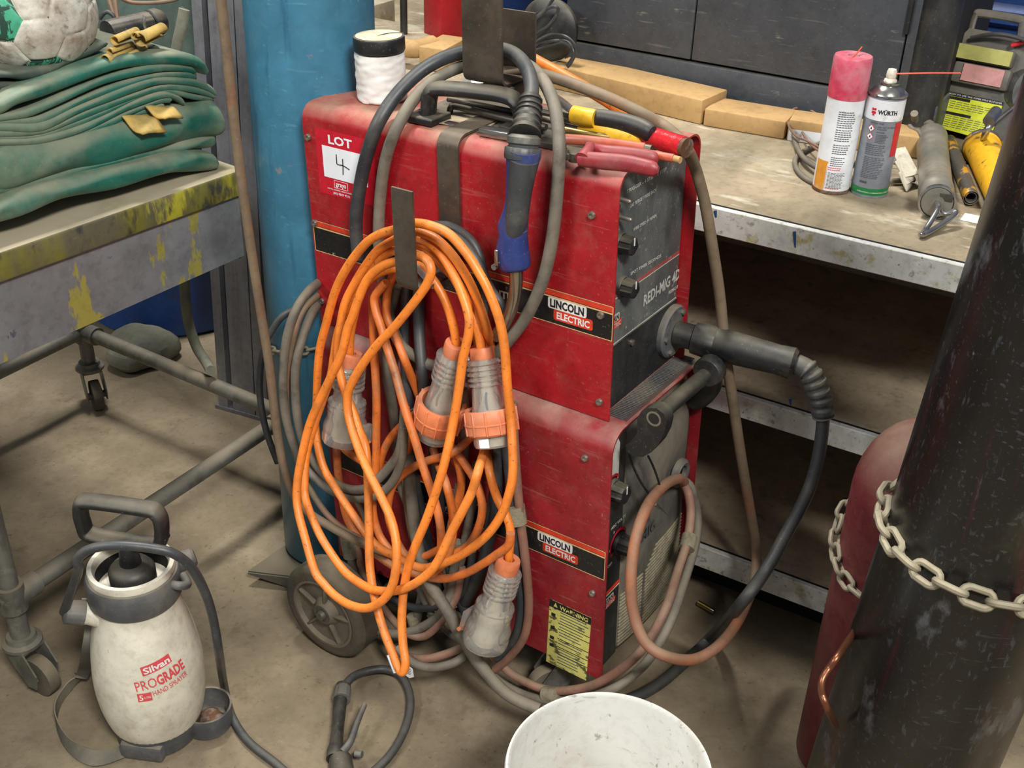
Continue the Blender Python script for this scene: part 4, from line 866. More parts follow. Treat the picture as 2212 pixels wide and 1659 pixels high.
for p in (ha_, hb__): g.box(BM, .052, .050, .012, c=(p.x, p.y, hz + .006), bev=.003)
wl('carry_handle', g, M['black'], root, sharp=50)

# -------------------------------------------------- lower welder
V0, V1, U1, U0, LB, LT = -.032, .268, .018, -.555, .052, .5315
root = WEL = thing('welding_machine', 'large red welding machine with moulded grey front, rubber wheels below', 'welder', BM)
g = ushell(V0, V1, LB, LT, .034, .0025, U0, U1 + .012); wl('shell', g, M['redlow'], root, sharp=45)
g = G(); g.box(BM, U1 - U0 - .03, V1 - V0 - .012, LT - LB - .04, c=((U0 + U1) / 2 - .016, (V0 + V1) / 2, (LB + LT) / 2 - .018)); wl('chassis', g, M['blackpaint'], root)
# ribbed ledge between the two cases
g = G(); g.prism(frame(B(0, 0, LT), BU, BV, BZ), [(-.012, V0 + .05), (U1 + .006, V0 + .05), (U1 + .006, V1 - .02), (-.012, V1 - .02)], .002, 0, -.002)
for k in range(52):
    v = V0 + .052 + k * .0045; g.box(BM, .030, .0018, .0022, c=(.002, v, LT + .0006))
wl('ribbed_ledge', g, M['greyplastic'], root)
# moulded front
fu = U1 - .004; FRM = frontf(fu)
g = G(); n1, n2 = 22, 30; vs = []; fs = []
for i in range(n1 + 1):
    for j in range(n2 + 1):
        v = V0 + .062 + (V1 - V0 - .072) * i / n1; z = LB + .01 + (LT - LB - .028) * j / n2
        t = i / n1; bulge = .010 * sin(pi * t) ** .6 - .020 * max(0, (j / n2 - .75) / .25) ** 1.5 * (1 - t * .3); d2 = (v - .205) ** 2 + (z - .325) ** 2
        bulge -= .012 * exp(-d2 / .0011)
        vs.append(B(fu + bulge, v, z))
for i in range(n1):
    for j in range(n2): fs.append([i * (n2 + 1) + j, i * (n2 + 1) + j + 1, (i + 1) * (n2 + 1) + j + 1, (i + 1) * (n2 + 1) + j])
g.add(vs, fs); wl('moulded_front', g, M['moulded'], root, solid=.003, sharp=60)
g = G(); g.prism(FRM, [(V0 + .004, LB + .006), (V0 + .066, LB + .006), (V0 + .066, LT - .028), (V0 + .034, LT - .012), (V0 + .004, LT - .034)], .003); wl('control_strip', g, M['blackpaint'], root)
g = G(); g.prism(FRM, [(V0 + .004, LT - .100), (V0 + .044, LT - .100), (V0 + .044, LT - .036), (V0 + .034, LT - .018), (V0 + .004, LT - .036)], .001, 0, .003); wl('blank_label', g, M['greyink'], root)
fq2 = lambda x, y, u=U1: (lambda q: (q.y, q.z))(loc(Fp(x, y, u)))
k1 = fq2(1322, 1058); k2 = fq2(1336, 1172)
def ringp(c, r0, r1, a0, a1, n=20): return [(c[0] + r1 * cos(radians(a0 + (a1 - a0) * k / n)), c[1] + r1 * sin(radians(a0 + (a1 - a0) * k / n))) for k in range(n + 1)] + [(c[0] + r0 * cos(radians(a1 + (a0 - a1) * k / n)), c[1] + r0 * sin(radians(a1 + (a0 - a1) * k / n))) for k in range(n + 1)]
for c, a0, a1 in ((k1, 40, 330), (k2, -10, 215)):
    g = G(); n = 24
    for k in range(n):
        q0 = radians(a0 + (a1 - a0) * k / n); q1 = radians(a0 + (a1 - a0) * (k + 1) / n)
        g.prism(FRM, [(c[0] + .019 * cos(q0), c[1] + .019 * sin(q0)), (c[0] + .027 * cos(q0), c[1] + .027 * sin(q0)), (c[0] + .027 * cos(q1), c[1] + .027 * sin(q1)), (c[0] + .019 * cos(q1), c[1] + .019 * sin(q1))], .0006, 0, .0034)
    wl('dial_scale', g, M['lotred'], root)
knob(frame(B(fu + .004, k1[0], k1[1]), BV, BZ, BU), .0195, root, .026); knob(frame(B(fu + .004, k2[0], k2[1]), BV, BZ, BU), .0195, root, .026)
for s_, x, y, sz in (('A', k2[0] - .030, k2[1] - .002, .007), ('B', k2[0] - .018, k2[1] + .028, .007), ('C', k2[0] + .012, k2[1] + .031, .007), ('D', k2[0] + .029, k2[1] + .010, .007), ('D', k1[0] - .028, k1[1] - .034, .007), ('ARC VOLTS', k2[0] - .026, k2[1] + .040, .0085), ('OFF', k2[0] - .032, k2[1] - .032, .008)):
    g = G(); g.text(s_, (lambda X0, Y0: lambda X, Y, h: FRM @ Vector((X + X0, Y + Y0, .0036 + h)))(x, y), sz, 0, .02); wl('panel_lettering', g, M['greyink'], root)
g = G(); g.prism(FRM, [(V0 + .004, .2085), (V0 + .066, .2085), (V0 + .066, .2100), (V0 + .004, .2100)], .0006, 0, .0034); wl('white_line', g, M['greyink'], root)
g = G(); g.prism(FRM, [(V0 + .004, .211), (V0 + .066, .211), (V0 + .066, .218), (V0 + .004, .218)], .0006, 0, .0034); wl('red_line', g, M['decalred'], root)
wirelogo(FRM, V0 + .008, .192, .050, root, h=.0036, faded=True)
g = G(); g.text('MIG', lambda X, Y, h: B(fu + .0125, .085 + X, .262 + Y), .030, 0, .02); wl('front_lettering', g, M['greyplastic'], root)
# louvre slots in the moulded front
g = G()
for k in range(22):
    z = LB + .018 + k * .0072; v_in = V0 + .070 + (0 if k < 16 else (k - 15) * .012); 
    mid = .092 if k < 15 else None
    for (a_, b_) in (((v_in, .103), (.112, V1 - .02)) if k < 17 else ((.112 + (k - 16) * .006, V1 - .02),)):
        t0 = (a_ - V0 - .062) / .228; 
        n = 5; pts = []
        for q in range(n + 1):
            v = a_ + (b_ - a_) * q / n; t = min(1, max(0, (v - V0 - .062) / (V1 - V0 - .072))); pts.append(B(fu + .010 * sin(pi * t) ** .6 + .0008, v, z))
        g.tube(pts, .0020, 6, smooth=0)
wl('louvres', g, M['tape'], root)
# side decals
stripe(V0, U0 + .012, U1 + .009, .2635, .3195, root, -.100, .083)
g = G(); Ms = sidef(V0)
wq = [loc(S(x, y, -V0)) for x, y in ((1188, 1293), (1278, 1335), (1266, 1470), (1180, 1428))]
g.prism(Ms, [(q.x, q.z) for q in wq][::-1], .0004, 0)
def wfn(X, Y, h):   # X 0..1 across, Y 0..1 up
    p = (wq[3].lerp(wq[2], X)).lerp(wq[0].lerp(wq[1], X), Y); return Ms @ Vector((p.x, p.z, .0006 + h))
def wbox(x0, x1, y0, y1, mi): g.add([wfn(x0, y0, 0), wfn(x1, y0, 0), wfn(x1, y1, 0), wfn(x0, y1, 0)], [[0, 1, 2, 3]], mi)
wbox(0, 1, .89, 1, 1)
for y in (.61, .46, .33, .22, .70): wbox(.24, 1, y - .012, y, 1)
for k in range(19):
    y = .86 - k * .044
    if min(abs(y - q) for q in (.61, .46, .33, .22, .70)) > .018: wbox(.27, .95 - .2 * random.random(), y, y + .014, 2)
for y in (.76, .56, .4, .28): wbox(.06, .16, y, y + .05, 1)
g.text('WARNING', lambda X, Y, h: wfn(.25 + X * 1.0, .915 + Y, h + .0002), .085, 0, .03, width=.68)
g.add([wfn(.10, .915, .0002), wfn(.20, .915, .0002), wfn(.15, .985, .0002)], [[0, 1, 2]], 0)
wl('warning_label', g, [M['warn'], M['inkblack'], M['ink']], root)
for x, y in ((1265, 988), (1281, 1280)): screw(x, y, root, V0)
def V_0(x, y, v): return onpl(x, y, BO + BV * v, BV)
# front lifting bar with black end arms
g = G(); ha = Fp(1412, 905, .075); hb_ = Fp(1538, 798, .075); g.tube([ha, ha.lerp(hb_, .5), hb_], .0125, 18); bar = wl('lifting_bar', g, M['black'], root)
va = loc(ha).y - .012
g = G(); q_ = [loc(V_0(x, y, va)) for x, y in ((1378, 903), (1386, 888), (1402, 880), (1420, 881), (1436, 893), (1441, 912), (1436, 935), (1424, 958), (1408, 976), (1390, 986), (1368, 984), (1354, 974), (1353, 960), (1366, 950), (1378, 934))]
g.prism(frame(B(0, va, 0), BU, BZ, -BV), [(q.x, q.z) for q in q_], .022, 0, -.020); wl('bar_arm', g, M['black'], root, sharp=50)
for (pts, nm) in (([(1533, 800, .078), (1530, 825, .055), (1510, 850, .035), (1490, 860, .015)], 'bar_arm'),):
    g = G(); g.tube([Fp(x, y, u_) for x, y, u_ in pts], .021, 16, upref=BV, ell=(.55, 1.15)); g.lathe(frame(Fp(pts[0][0], pts[0][1], pts[0][2]) - BV * .012, BU, BZ, BV), [(0, 0), (.022, 0), (.024, .003), (.024, .021), (.022, .024), (0, .024)], 28); wl(nm, g, M['black'], root)
g = G(); m = frame(V_0(1412, 905, va - .0025), BU, BZ, BV); g.shell(m, [(.009, 0), (.012, 0), (.012, .002), (.009, .002)], 24); wl('arm_ring', g, M['steel'], root)
# cable hole ring
g = G(); hq = Fp(1464, 1020, U1 - .004); g.lathe(frame(hq, BV, BZ, BU), [(.015, .0), (.015, .010), (.021, .012), (.026, .008), (.027, 0)], 32); g.lathe(frame(hq, BV, BZ, BU), [(0, .002), (.016, .002)], 24, mi=1); wl('cable_gland', g, [M['greyplastic'], M['darkvoid']], root)
g = G()   # dark wire loop of a spring hanging from the arm
g.tube([Fp(x, y, u_) for x, y, u_ in ((1362, 955, .03), (1360, 985, .035), (1378, 1030, .045), (1398, 1062, .055), (1412, 1078, .06), (1425, 1068, .06), (1424, 1045, .06), (1412, 1010, .05), (1400, 985, .045))], .0018, 8)
tag(obj('cable_tie', g, M['inkblack']), 'thin black tie looped from the lifting arm around the orange-brown cable', 'tie')
g = G(); a = Fp(1415, 1088, .062); b = Fp(1445, 1116, .066); g.tube([a, a.lerp(b, .6), b], lambda t: .0028 * (1 - t) + .0006, 8)
tag(obj('wire_end', g, M['tin']), 'pointed metal tip sticking out below the orange-brown cable bend', 'wire')
# wheels and base plate
def wheel(u, v, z, side, hidden=False):
    m = frame(B(u, v, z), BU, BZ, -BV); R1 = .096
    g = G(); g.lathe(m, [(.070, .0), (.082, .001), (R1 - .006, -.001), (R1, -.008), (R1, -.050), (R1 - .006, -.056), (.07, -.056)], 64, caps=False); w_ = wl('tyre', g, M['wheel'], root)
    g = G(); g.lathe(m, [(.071, .001), (.066, .001), (.064, -.008), (.030, -.012), (.024, -.004), (.020, .002), (.011, .002), (.011, -.002)], 48, caps=False)
    for k in range(5): 
        q = m @ Matrix.Rotation(radians(72 * k + 10), 4, 'Z'); g.box(q, .040, .0045, .010, c=(.045, 0, -.006), bev=.0015)
    h_ = wl('wheel_hub', g, M['hub'], w_)
    g = G(); g.lathe(m, [(0, .010), (.008, .009), (.011, .004), (.011, -.060), (0, -.060)], 28); g.shell(m, [(.013, .001), (.018, .001), (.018, .003), (.013, .003)], 28); wl('axle_cap', g, M['galv'], w_)
wq_ = loc(Gf(697, 1327, .097)); wheel(wq_.x, wq_.y, wq_.z, 1); wheel(wq_.x, V1 + .006, .098, 1)
g = G(); g.tube([B(wq_.x, wq_.y + .03, wq_.z), B(wq_.x, V1 + .01, .096)], .009, 14, smooth=0); wl('axle', g, M['plate'], root)
a = Gf(536, 1233, .032); b = Gf(640, 1162, .032)
g = G(); pz = frame(Vector((0, 0, 0)), (1, 0, 0), (0, 1, 0), ZZ); c_ = B(-.53, .0, 0); d_ = B(-.53, .27, 0); e_ = b + (d_ - c_) * .9
g.prism(pz, [(a.x, a.y), (c_.x, c_.y), (d_.x, d_.y), (e_.x, e_.y)], .004, 0, ZF + .028)
g.prism(frame(a, (c_ - a).normalized() - ZZ * (c_ - a).normalized().z, ZZ, (c_ - a).normalized().cross(ZZ)), [(0, -.006), (.10, -.045 + .012), (.25, -.030), (.25, -.003), (0, -.003)], .003); wl('cylinder_tray', g, M['plate'], root)
for v in (V0 + .03, V1 - .03):
    castor(B(-.07, v + (.02 if v < .1 else -.02), 0), radians(-160)); q = B(-.07, v + (.02 if v < .1 else -.02), LB); g = G(); g.tube([Vector((q.x, q.y, ZF + .112)), q], .022, 20, smooth=0); wl('castor_spacer', g, M['galv'], root)

# lot sticker on the feeder
g = G(); sq = [loc(S(x, y)) for x, y in ((679, 275), (806, 305), (780, 437), (690, 407))]
us = (-.551, -.430); zs_ = (.776, .884)
g.prism(SIDE, [(us[0], zs_[0]), (us[1], zs_[0]), (us[1], zs_[1]), (us[0], zs_[1])], .0004, 0, .0001)
g.prism(SIDE, [(-.538, .806), (-.446, .806), (-.446, .858), (-.538, .858)], .0003, 1, .0006)
g.text('LOT', lambda X, Y, h: SIDE @ Vector((-.523 + X, .8635 + Y, .0007 + h)), .0195, 1, .03, width=.050)
g.text('grays', lambda X, Y, h: SIDE @ Vector((-.5145 + X, .7945 + Y, .0009 + h)), .0105, 1, .02, width=.022)
for q in ((-.518, .7905, -.489, .7910), (-.518, .8030, -.489, .8035), (-.518, .7905, -.5175, .8035), (-.4895, .7905, -.489, .8035)):
    g.prism(SIDE, [(q[0], q[1]), (q[2], q[1]), (q[2], q[3]), (q[0], q[3])], .0003, 1, .0006)
g.text('LOCAL, GLOBAL, MULTI-CHANNEL', lambda X, Y, h: SIDE @ Vector((-.533 + X, .7865 + Y, .0007 + h)), .003, 1, .02, width=.060)
g.text('(03) 9527 9212', lambda X, Y, h: SIDE @ Vector((-.521 + X, .7800 + Y, .0007 + h)), .0048, 1, .02, width=.036)
g.tube([SIDE @ Vector(q) for q in ((-.508, .848, .0012), (-.508, .838, .0012), (-.507, .832, .0012), (-.495, .832, .0012), (-.482, .828, .0012))], .0008, 6, mi=2); g.tube([SIDE @ Vector(q) for q in ((-.495, .843, .0012), (-.4955, .830, .0012), (-.4965, .817, .0012))], .0008, 6, mi=2)
k = len(g.f)
st = obj('lot_sticker', g, [M['lotred'], M['paper'], M['inkblack']], FEED)
for p in st.data.polygons[-1:]: pass

# hooks
def flatbar(name, pts, w_, th, label, xdir, cat='hook'):
    """strip of width w_ along xdir following pts"""
    P = catmull(pts, 5) if False else [Vector(p) for p in pts]; vs = []; N = len(P); xd = Vector(xdir)
    for i in range(N):
        T = (P[min(i + 1, N - 1)] - P[max(i - 1, 0)]).normalized(); nn = xd.cross(T).normalized()
        for a_, b_ in ((-w_ / 2, -th / 2), (w_ / 2, -th / 2), (w_ / 2, th / 2), (-w_ / 2, th / 2)): vs.append(P[i] + xd * a_ + nn * b_)
    fs = [[i * 4 + k, i * 4 + (k + 1) % 4, (i + 1) * 4 + (k + 1) % 4, (i + 1) * 4 + k] for i in range(N - 1) for k in range(4)] + [[3, 2, 1, 0], [(N - 1) * 4 + k for k in range(4)]]
    g = G(); g.add(vs, fs); return tag(obj(name, g, M['hook']), label, cat)
def bend(c, r_, a0, a1, n=6): return [(c[0] + r_ * cos(radians(a0 + (a1 - a0) * k / n)), c[1] + r_ * sin(radians(a0 + (a1 - a0) * k / n))) for k in range(n + 1)]
uc = -.282
prof = [(.150, ZT + .0035)] + bend((.016, ZT - .016), .0195, 90, 180) + [(-.0035, .74)] + bend((-.018, .728), .0145, 0, -90) + bend((-.094, .7295), .016, -90, -180) + [(-.110, .872)]
flatbar('cable_hook', [B(uc - .0 * v, v, z) for v, z in prof], .038, .004, 'flat steel strap hook bent over the feeder edge, holding the orange cords', BU)
uh = -.282; vn, vf = .085, .170; zb = .975
prof = [(vn, 1.12), (vn, zb + .018)] + bend((vn + .014, zb + .014), .014, 180, 270) + bend((vf - .014, zb + .014), .014, 270, 360) + [(vf, 1.066)]
flatbar('cable_hook', [B(uh, v, z) for v, z in prof], .071, .004, 'wide dark steel hook plate standing over the feeder handle', BU)
g = G(); g.box(BM, .030, .05, .015, c=(uh + .03, .125, zb - .010), bev=.002); obj('hook_spacer', g, M['hook'], bpy.data.objects['cable_hook.001'])

# gun connector on the feeder front
root = thing('torch_lead', 'blue and black welding torch and its lead, hung over the tall hook', 'welding torch', Fp(1470, 710, .0))
c0 = FM @ Vector((0.0, -.002, .010)); c1 = loc(Fp(1735, 790, .175)); cd = (B(*c1) - c0)
v_c = .235
def CV(x, y, v=v_c): return onpl(x, y, BO + BV * v, BV)
p0 = c0; p1 = CV(1720, 787, v_c + .02); ax = (p1 - p0); Lc = ax.length; FR = zframe(p0, ax)
g = G(); g.lathe(FR, [(.0, 0), (.0205, 0), (.0205, Lc * .15), (.0255, Lc * .16), (.0265, Lc * .26), (.0265, Lc * .32), (.0250, Lc * .34)], 40, mod=lambda r_, z, a_: r_ * (1 + (.035 * (sin(9 * a_) > 0) if z > Lc * .2 else 0))); g.lathe(FR, [(.012, .004), (.012, .01)], 8); wl('plug_collar', g, M['black'], root)
g = G(); g.lathe(FR, [(.0262, Lc * .34), (.0268, Lc * .36), (.0255, Lc * .6), (.0235, Lc * .86), (.0240, Lc * .87), (.0245, Lc * .97), (.020, Lc), (0, Lc)], 44, mod=lambda r_, z, a_: r_ * (1 + (.03 * (sin(14 * a_) > 0) if z > Lc * .87 else 0))); wl('plug_body', g, M['black'], root)
bt = [p1, CV(1745, 800, v_c + .02), CV(1762, 830, v_c + .02), CV(1773, 865, v_c + .02), CV(1778, 900, v_c + .02)]
g = G(); g.tube(bt, lambda t: .0165 - .002 * t + .0028 * (1 if (t * 7.5) % 1 > .42 and t > .22 else 0), 20, smooth=14); wl('spring_sleeve', g, M['handlegrey'], root, sharp=60)
LEAD = [bt[-1], CV(1775, 940, .25), CV(1765, 1000, .24), CV(1742, 1070, .22), CV(1700, 1150, .19), CV(1655, 1230, .15), CV(1600, 1305, .10), Gf(1540, 1372, .03), Gf(1480, 1430, .02), Gf(1420, 1480, .02), Gf(1350, 1515, .03), Gf(1250, 1545, .05), S(1165, 1533, .12), S(1095, 1499, .13), S(1040, 1440, .13), S(1000, 1380, .125), S(960, 1310, .12), S(926, 1255, .11), S(905, 1190, .085), S(893, 1110, .068), S(884, 1030, .058), S(880, 950, .052), S(882, 880, .048)]
def ground(path, r_): return [Vector((p.x, p.y, max(p.z, ZF + r_ + .001))) for p in path]
g = G(); g.tube(ground(LEAD[:13], .0095), .0105, 14, smooth=8); wl('lead', g, M['darkcable'], root)
g = G(); g.tube(ground(LEAD[12:], .0095), .0105, 14, smooth=8); wl('lead', g, M['greycable'], root, label='dusty grey stretch of the lead')
def V_(x, y, v): return onpl(x, y, BO + BV * v, BV)
hang = [V_(775, 560, -.028), V_(769, 490, -.022), V_(775, 420, -.018), V_(790, 345, -.016), V_(815, 270, -.008), V_(855, 207, .028), V_(905, 157, .07), V_(955, 127, .10), V_(1005, 112, .118), V_(1050, 105, .128), V_(1090, 108, .125), V_(1120, 124, .105), V_(1140, 152, .07), V_(1148, 185, .04), V_(1147, 215, .015)]
g = G(); g.tube(hang, .0105, 16, smooth=8); wl('lead', g, M['darkcable'], root)
# torch
def ST(x, y): return V_(x, y, .012 - .055 * min(1, max(0, (y - 215) / 90)))
t0, t1 = ST(1147, 212), ST(1134, 292)
g = G(); pth = [ST(1147, 208), ST(1144, 235), ST(1139, 262), ST(1134, 292)]
g.tube(pth, lambda t: .0135 + .0065 * t + .0022 * (1 if (t * 6) % 1 > .5 else 0), 22, smooth=16); wl('strain_relief', g, M['black'], root, sharp=60)
FR = zframe(ST(1133, 290), ST(1128, 345) - ST(1133, 290)); L_ = (ST(1128, 345) - ST(1133, 290)).length
g = G(); g.lathe(FR, [(.018, 0), (.0225, .004), (.0232, L_ * .35), (.0205, L_ * .42), (.020, L_ * .52)], 36); g.lathe(FR, [(.0235, L_ * .52), (.0245, L_ * .56), (.0245, L_ * .88), (.0235, L_)], 48, mod=lambda r_, z, a_: r_ * (1 + .03 * (sin(18 * a_) > 0))); wl('collar_nut', g, M['handlegrey'], root)
def torchgrip(name, pts, m):
    g = G(); P = catmull([p for p, *_ in pts], 6); W_ = [Vector((a_, b_, 0)) for _, a_, b_ in pts]; W_ = catmull(W_, 6); vs = []; n = 24
    for i, p in enumerate(P):
        T = (P[min(i + 1, len(P) - 1)] - P[max(i - 1, 0)]).normalized(); x_ = (BU - T * BU.dot(T)).normalized(); y_ = T.cross(x_)
        for k in range(n): a_ = 2 * pi * k / n; vs.append(p + x_ * (W_[i].x * cos(a_)) + y_ * (W_[i].y * sin(a_)))
    fs = [[i * n + k, i * n + (k + 1) % n, (i + 1) * n + (k + 1) % n, (i + 1) * n + k] for i in range(len(P) - 1) for k in range(n)] + [list(range(n))[::-1], [(len(P) - 1) * n + k for k in range(n)]]
    g.add(vs, fs); return wl(name, g, m, root)
torchgrip('blue_body', [(ST(1131, 322), .0240, .022), (ST(1129, 345), .0235, .021), (ST(1122, 400), .0185, .019), (ST(1118, 440), .0170, .019), (ST(1111, 476), .0200, .020), (ST(1108, 492), .0225, .020), (ST(1109, 508), .0205, .021), (ST(1108, 528), .0225, .022), (ST(1108, 548), .0245, .023), (ST(1113, 575), .0235, .020), (ST(1115, 584), .0180, .012)], M['handleblue'])
torchgrip('grip_insert', [(ST(1137, 342) - BV * .006, .0205, .019), (ST(1130, 400) - BV * .006, .0168, .018), (ST(1125, 440) - BV * .006, .0158, .0175), (ST(1119, 480) - BV * .005, .0155, .017), (ST(1113, 510) - BV * .003, .012, .015)], M['handlegrey'])
g = G(); g.tube([ST(1091, 495), ST(1086, 512), ST(1084, 535)], .006, 10, ell=(1, .7)); wl('trigger', g, M['lotred'], root)
g = G(); g.box(frame(ST(1093, 545) - BV * .0235, BU, BZ, -BV), .006, .024, .003, bev=.0012); wl('side_plate', g, M['tin'], root)
g = G(); g.lathe(frame(ST(1086, 566) - BV * .0205, BU, BZ, -BV), [(.0, .002), (.0045, .002), (.0045, -.003)], 14); wl('grip_screw', g, M['tin'], root)
g = G(); g.tube([ST(1115, 580), ST(1115, 610), ST(1111, 645), ST(1100, 680), ST(1086, 705), ST(1070, 728)], .0098, 18); wl('swan_neck', g, M['chrome'], root)

# ================================================================== CABLES
def strand(g, pts, r_, mi=0, n=12, k=6, cut=None):
    g.tube([Vector((p.x, p.y, max(p.z, ZF + r_ + .0015))) for p in pts], r_, n, mi, smooth=k)
def SD(x, y, d): return S(x, y, d)
def ramp_(y, a, b, c):   # depth at y=500 / 900 / 1400
    if y < 900: t = max(0, (y - 500) / 400); return a + (b - a) * t
    t = min(1.2, (y - 900) / 500); return b + (c - b) * t
def SP(pts, a, b, c): return [S(q[0], q[1], q[2] if len(q) > 2 else ramp_(q[1], a, b, c)) for q in pts]
OR = .0070
# ---- orange cord one: wide loops, tagged tail, right plug and lower socket
rootA = thing('extension_cord', 'orange extension cord with the outermost loops, ending in the lowest socket', 'extension cord', S(900, 560, .08))
g = G()
strand(g, SP([(851, 497), (873, 486), (900, 482), (935, 489), (973, 508), (1011, 552), (1035, 590), (1056, 630), (1079, 693), (1090, 753), (1096, 834), (1103, 900), (1107, 963), (1108, 1017), (1102, 1058), (1083, 1112), (1047, 1161), (993, 1201), (934, 1224), (899, 1224), (854, 1202), (808, 1173), (763, 1112), (727, 1058), (700, 1012), (687, 963), (681, 915), (684, 865), (686, 807), (691, 753), (705, 698), (724, 630), (751, 576), (789, 527), (821, 506), (851, 497)], .088, .105, .215), OR)
strand(g, SP([(905, 500), (943, 517), (978, 552), (1011, 603), (1035, 658), (1052, 712), (1060, 747, .040), (1066, 800, .034), (1060, 880, .034), (1052, 940, .036), (1052, 968, .042), (1057, 1017), (1072, 1071), (1096, 1120), (1103, 1152), (1101, 1180), (1098, 1212)], .070, .065, .125), OR)
strand(g, SP([(905, 500), (878, 507), (851, 519), (816, 541), (794, 568), (767, 611), (745, 657), (734, 712), (729, 766), (735, 807), (746, 849), (763, 889), (776, 930), (790, 968), (795, 1044), (797, 1125), (798, 1207), (803, 1257), (812, 1302), (827, 1356), (848, 1412), (862, 1445), (871, 1451), (876, 1430), (871, 1395), (868, 1338), (872, 1275), (883, 1220), (899, 1175), (925, 1112), (950, 1036), (966, 976), (980, 908), (991, 841), (1000, 775), (1012, 722), (1012, 680), (990, 615), (960, 560), (930, 528), (900, 514), (870, 520)], .060, .130, .275), OR)
strand(g, SP([(862, 548), (900, 528), (928, 542), (951, 568), (989, 611), (1016, 666), (1033, 715), (1040, 760)], .040, .085, .1), OR)
obj('cable', g, M['orange'], rootA)
g = G()
strand(g, SP([(1103, 1152), (1098, 1178), (1071, 1199), (1043, 1218), (1007, 1238), (962, 1250), (917, 1245), (890, 1235)], .06, .09, .135), OR)
strand(g, SP([(835, 610), (810, 640), (812, 672), (821, 700), (837, 753), (854, 807), (874, 881), (896, 949), (912, 1003), (931, 1058), (947, 1112), (953, 1165), (950, 1215), (935, 1240)], .028, .110, .160), OR)
obj('cable', g, M['orange2'], rootA)
# ---- orange cord two
rootB = thing('extension_cord', 'orange extension cord with front diagonal strand, ending in the left clear socket', 'extension cord', S(900, 600, .08))
g = G()
strand(g, SP([(868, 560), (900, 553), (922, 562), (931, 584), (922, 614), (897, 650), (854, 704), (816, 744), (781, 791), (757, 834), (750, 862), (755, 908), (774, 968), (795, 1017), (822, 1071), (844, 1120), (855, 1166), (857, 1207), (855, 1229), (850, 1257), (838, 1284), (818, 1303), (790, 1314), (754, 1306), (723, 1286), (700, 1262), (680, 1234), (660, 1166), (643, 1098), (642, 1044), (654, 976), (670, 914), (692, 862), (714, 816), (738, 763), (751, 710), (761, 685), (775, 644), (794, 603), (821, 578), (851, 566), (880, 566)], .084, .158, .300), OR)
strand(g, SP([(868, 556), (851, 542), (815, 562), (775, 610), (750, 660), (730, 720), (722, 766), (714, 815), (697, 865), (678, 920), (662, 980), (658, 1044), (662, 1085), (687, 1147), (714, 1193), (745, 1235), (781, 1262), (812, 1275), (854, 1276), (890, 1264), (926, 1238), (950, 1205), (975, 1150), (1001, 1100), (1020, 1060), (1035, 1010), (1047, 968, .060), (1052, 920, .044), (1048, 850, .038), (1035, 760, .034), (1022, 690, .045), (1005, 645), (975, 590), (945, 550), (905, 522), (868, 530)], .050, .125, .290), OR)
strand(g, SP([(870, 575), (905, 573), (940, 611), (965, 658), (981, 712), (986, 748)], .058, .08, .1), OR)
strand(g, SP([(880, 590), (851, 580), (808, 597), (783, 630), (768, 671), (757, 725), (755, 768)], .040, .08, .1), OR)
obj('cable', g, M['orange'], rootB)
g = G()
strand(g, SP([(880, 560), (862, 585), (845, 605), (836, 640), (836, 685), (854, 725), (875, 780), (897, 834, .042), (913, 880, .036), (931, 952, .044), (947, 1003, .06), (963, 1044), (977, 1104), (978, 1152), (967, 1205), (945, 1232)], .016, .085, .130), OR)
strand(g, SP([(830, 610), (806, 640), (805, 671), (808, 753), (813, 850), (813, 920), (811, 1030), (805, 1098), (818, 1152), (839, 1185), (862, 1215), (900, 1235), (950, 1244)], .022, .075, .110), OR)
strand(g, SP([(915, 880, .042), (898, 892, .046), (871, 917), (844, 946), (825, 984), (815, 1030), (806, 1080)], .07, .068, .09), OR)
strand(g, SP([(900, 890), (890, 925), (885, 949), (879, 976), (858, 1001), (830, 1012), (795, 1003), (763, 984), (741, 965), (728, 935)], .05, .055, .07), OR)
strand(g, SP([(1035, 925, .042), (1015, 946, .046), (985, 974), (955, 987), (925, 995), (885, 1014), (852, 1044), (839, 1085), (841, 1125), (860, 1174), (879, 1199), (912, 1203), (939, 1192), (960, 1180)], .06, .068, .10), OR)
strand(g, SP([(965, 955), (985, 976), (1007, 1006), (1029, 1044), (1042, 1093), (1034, 1139), (1012, 1177), (980, 1197), (950, 1208)], .06, .060, .09), OR)
strand(g, SP([(975, 950), (985, 984), (996, 1030), (993, 1071), (980, 1112), (976, 1140)], .05, .05, .085), OR)
strand(g, SP([(728, 935), (727, 963), (730, 1017), (738, 1071), (752, 1125), (779, 1166), (817, 1201), (863, 1230), (908, 1241), (950, 1244)], .06, .085, .120), OR)
obj('cable', g, M['orange2'], rootB)

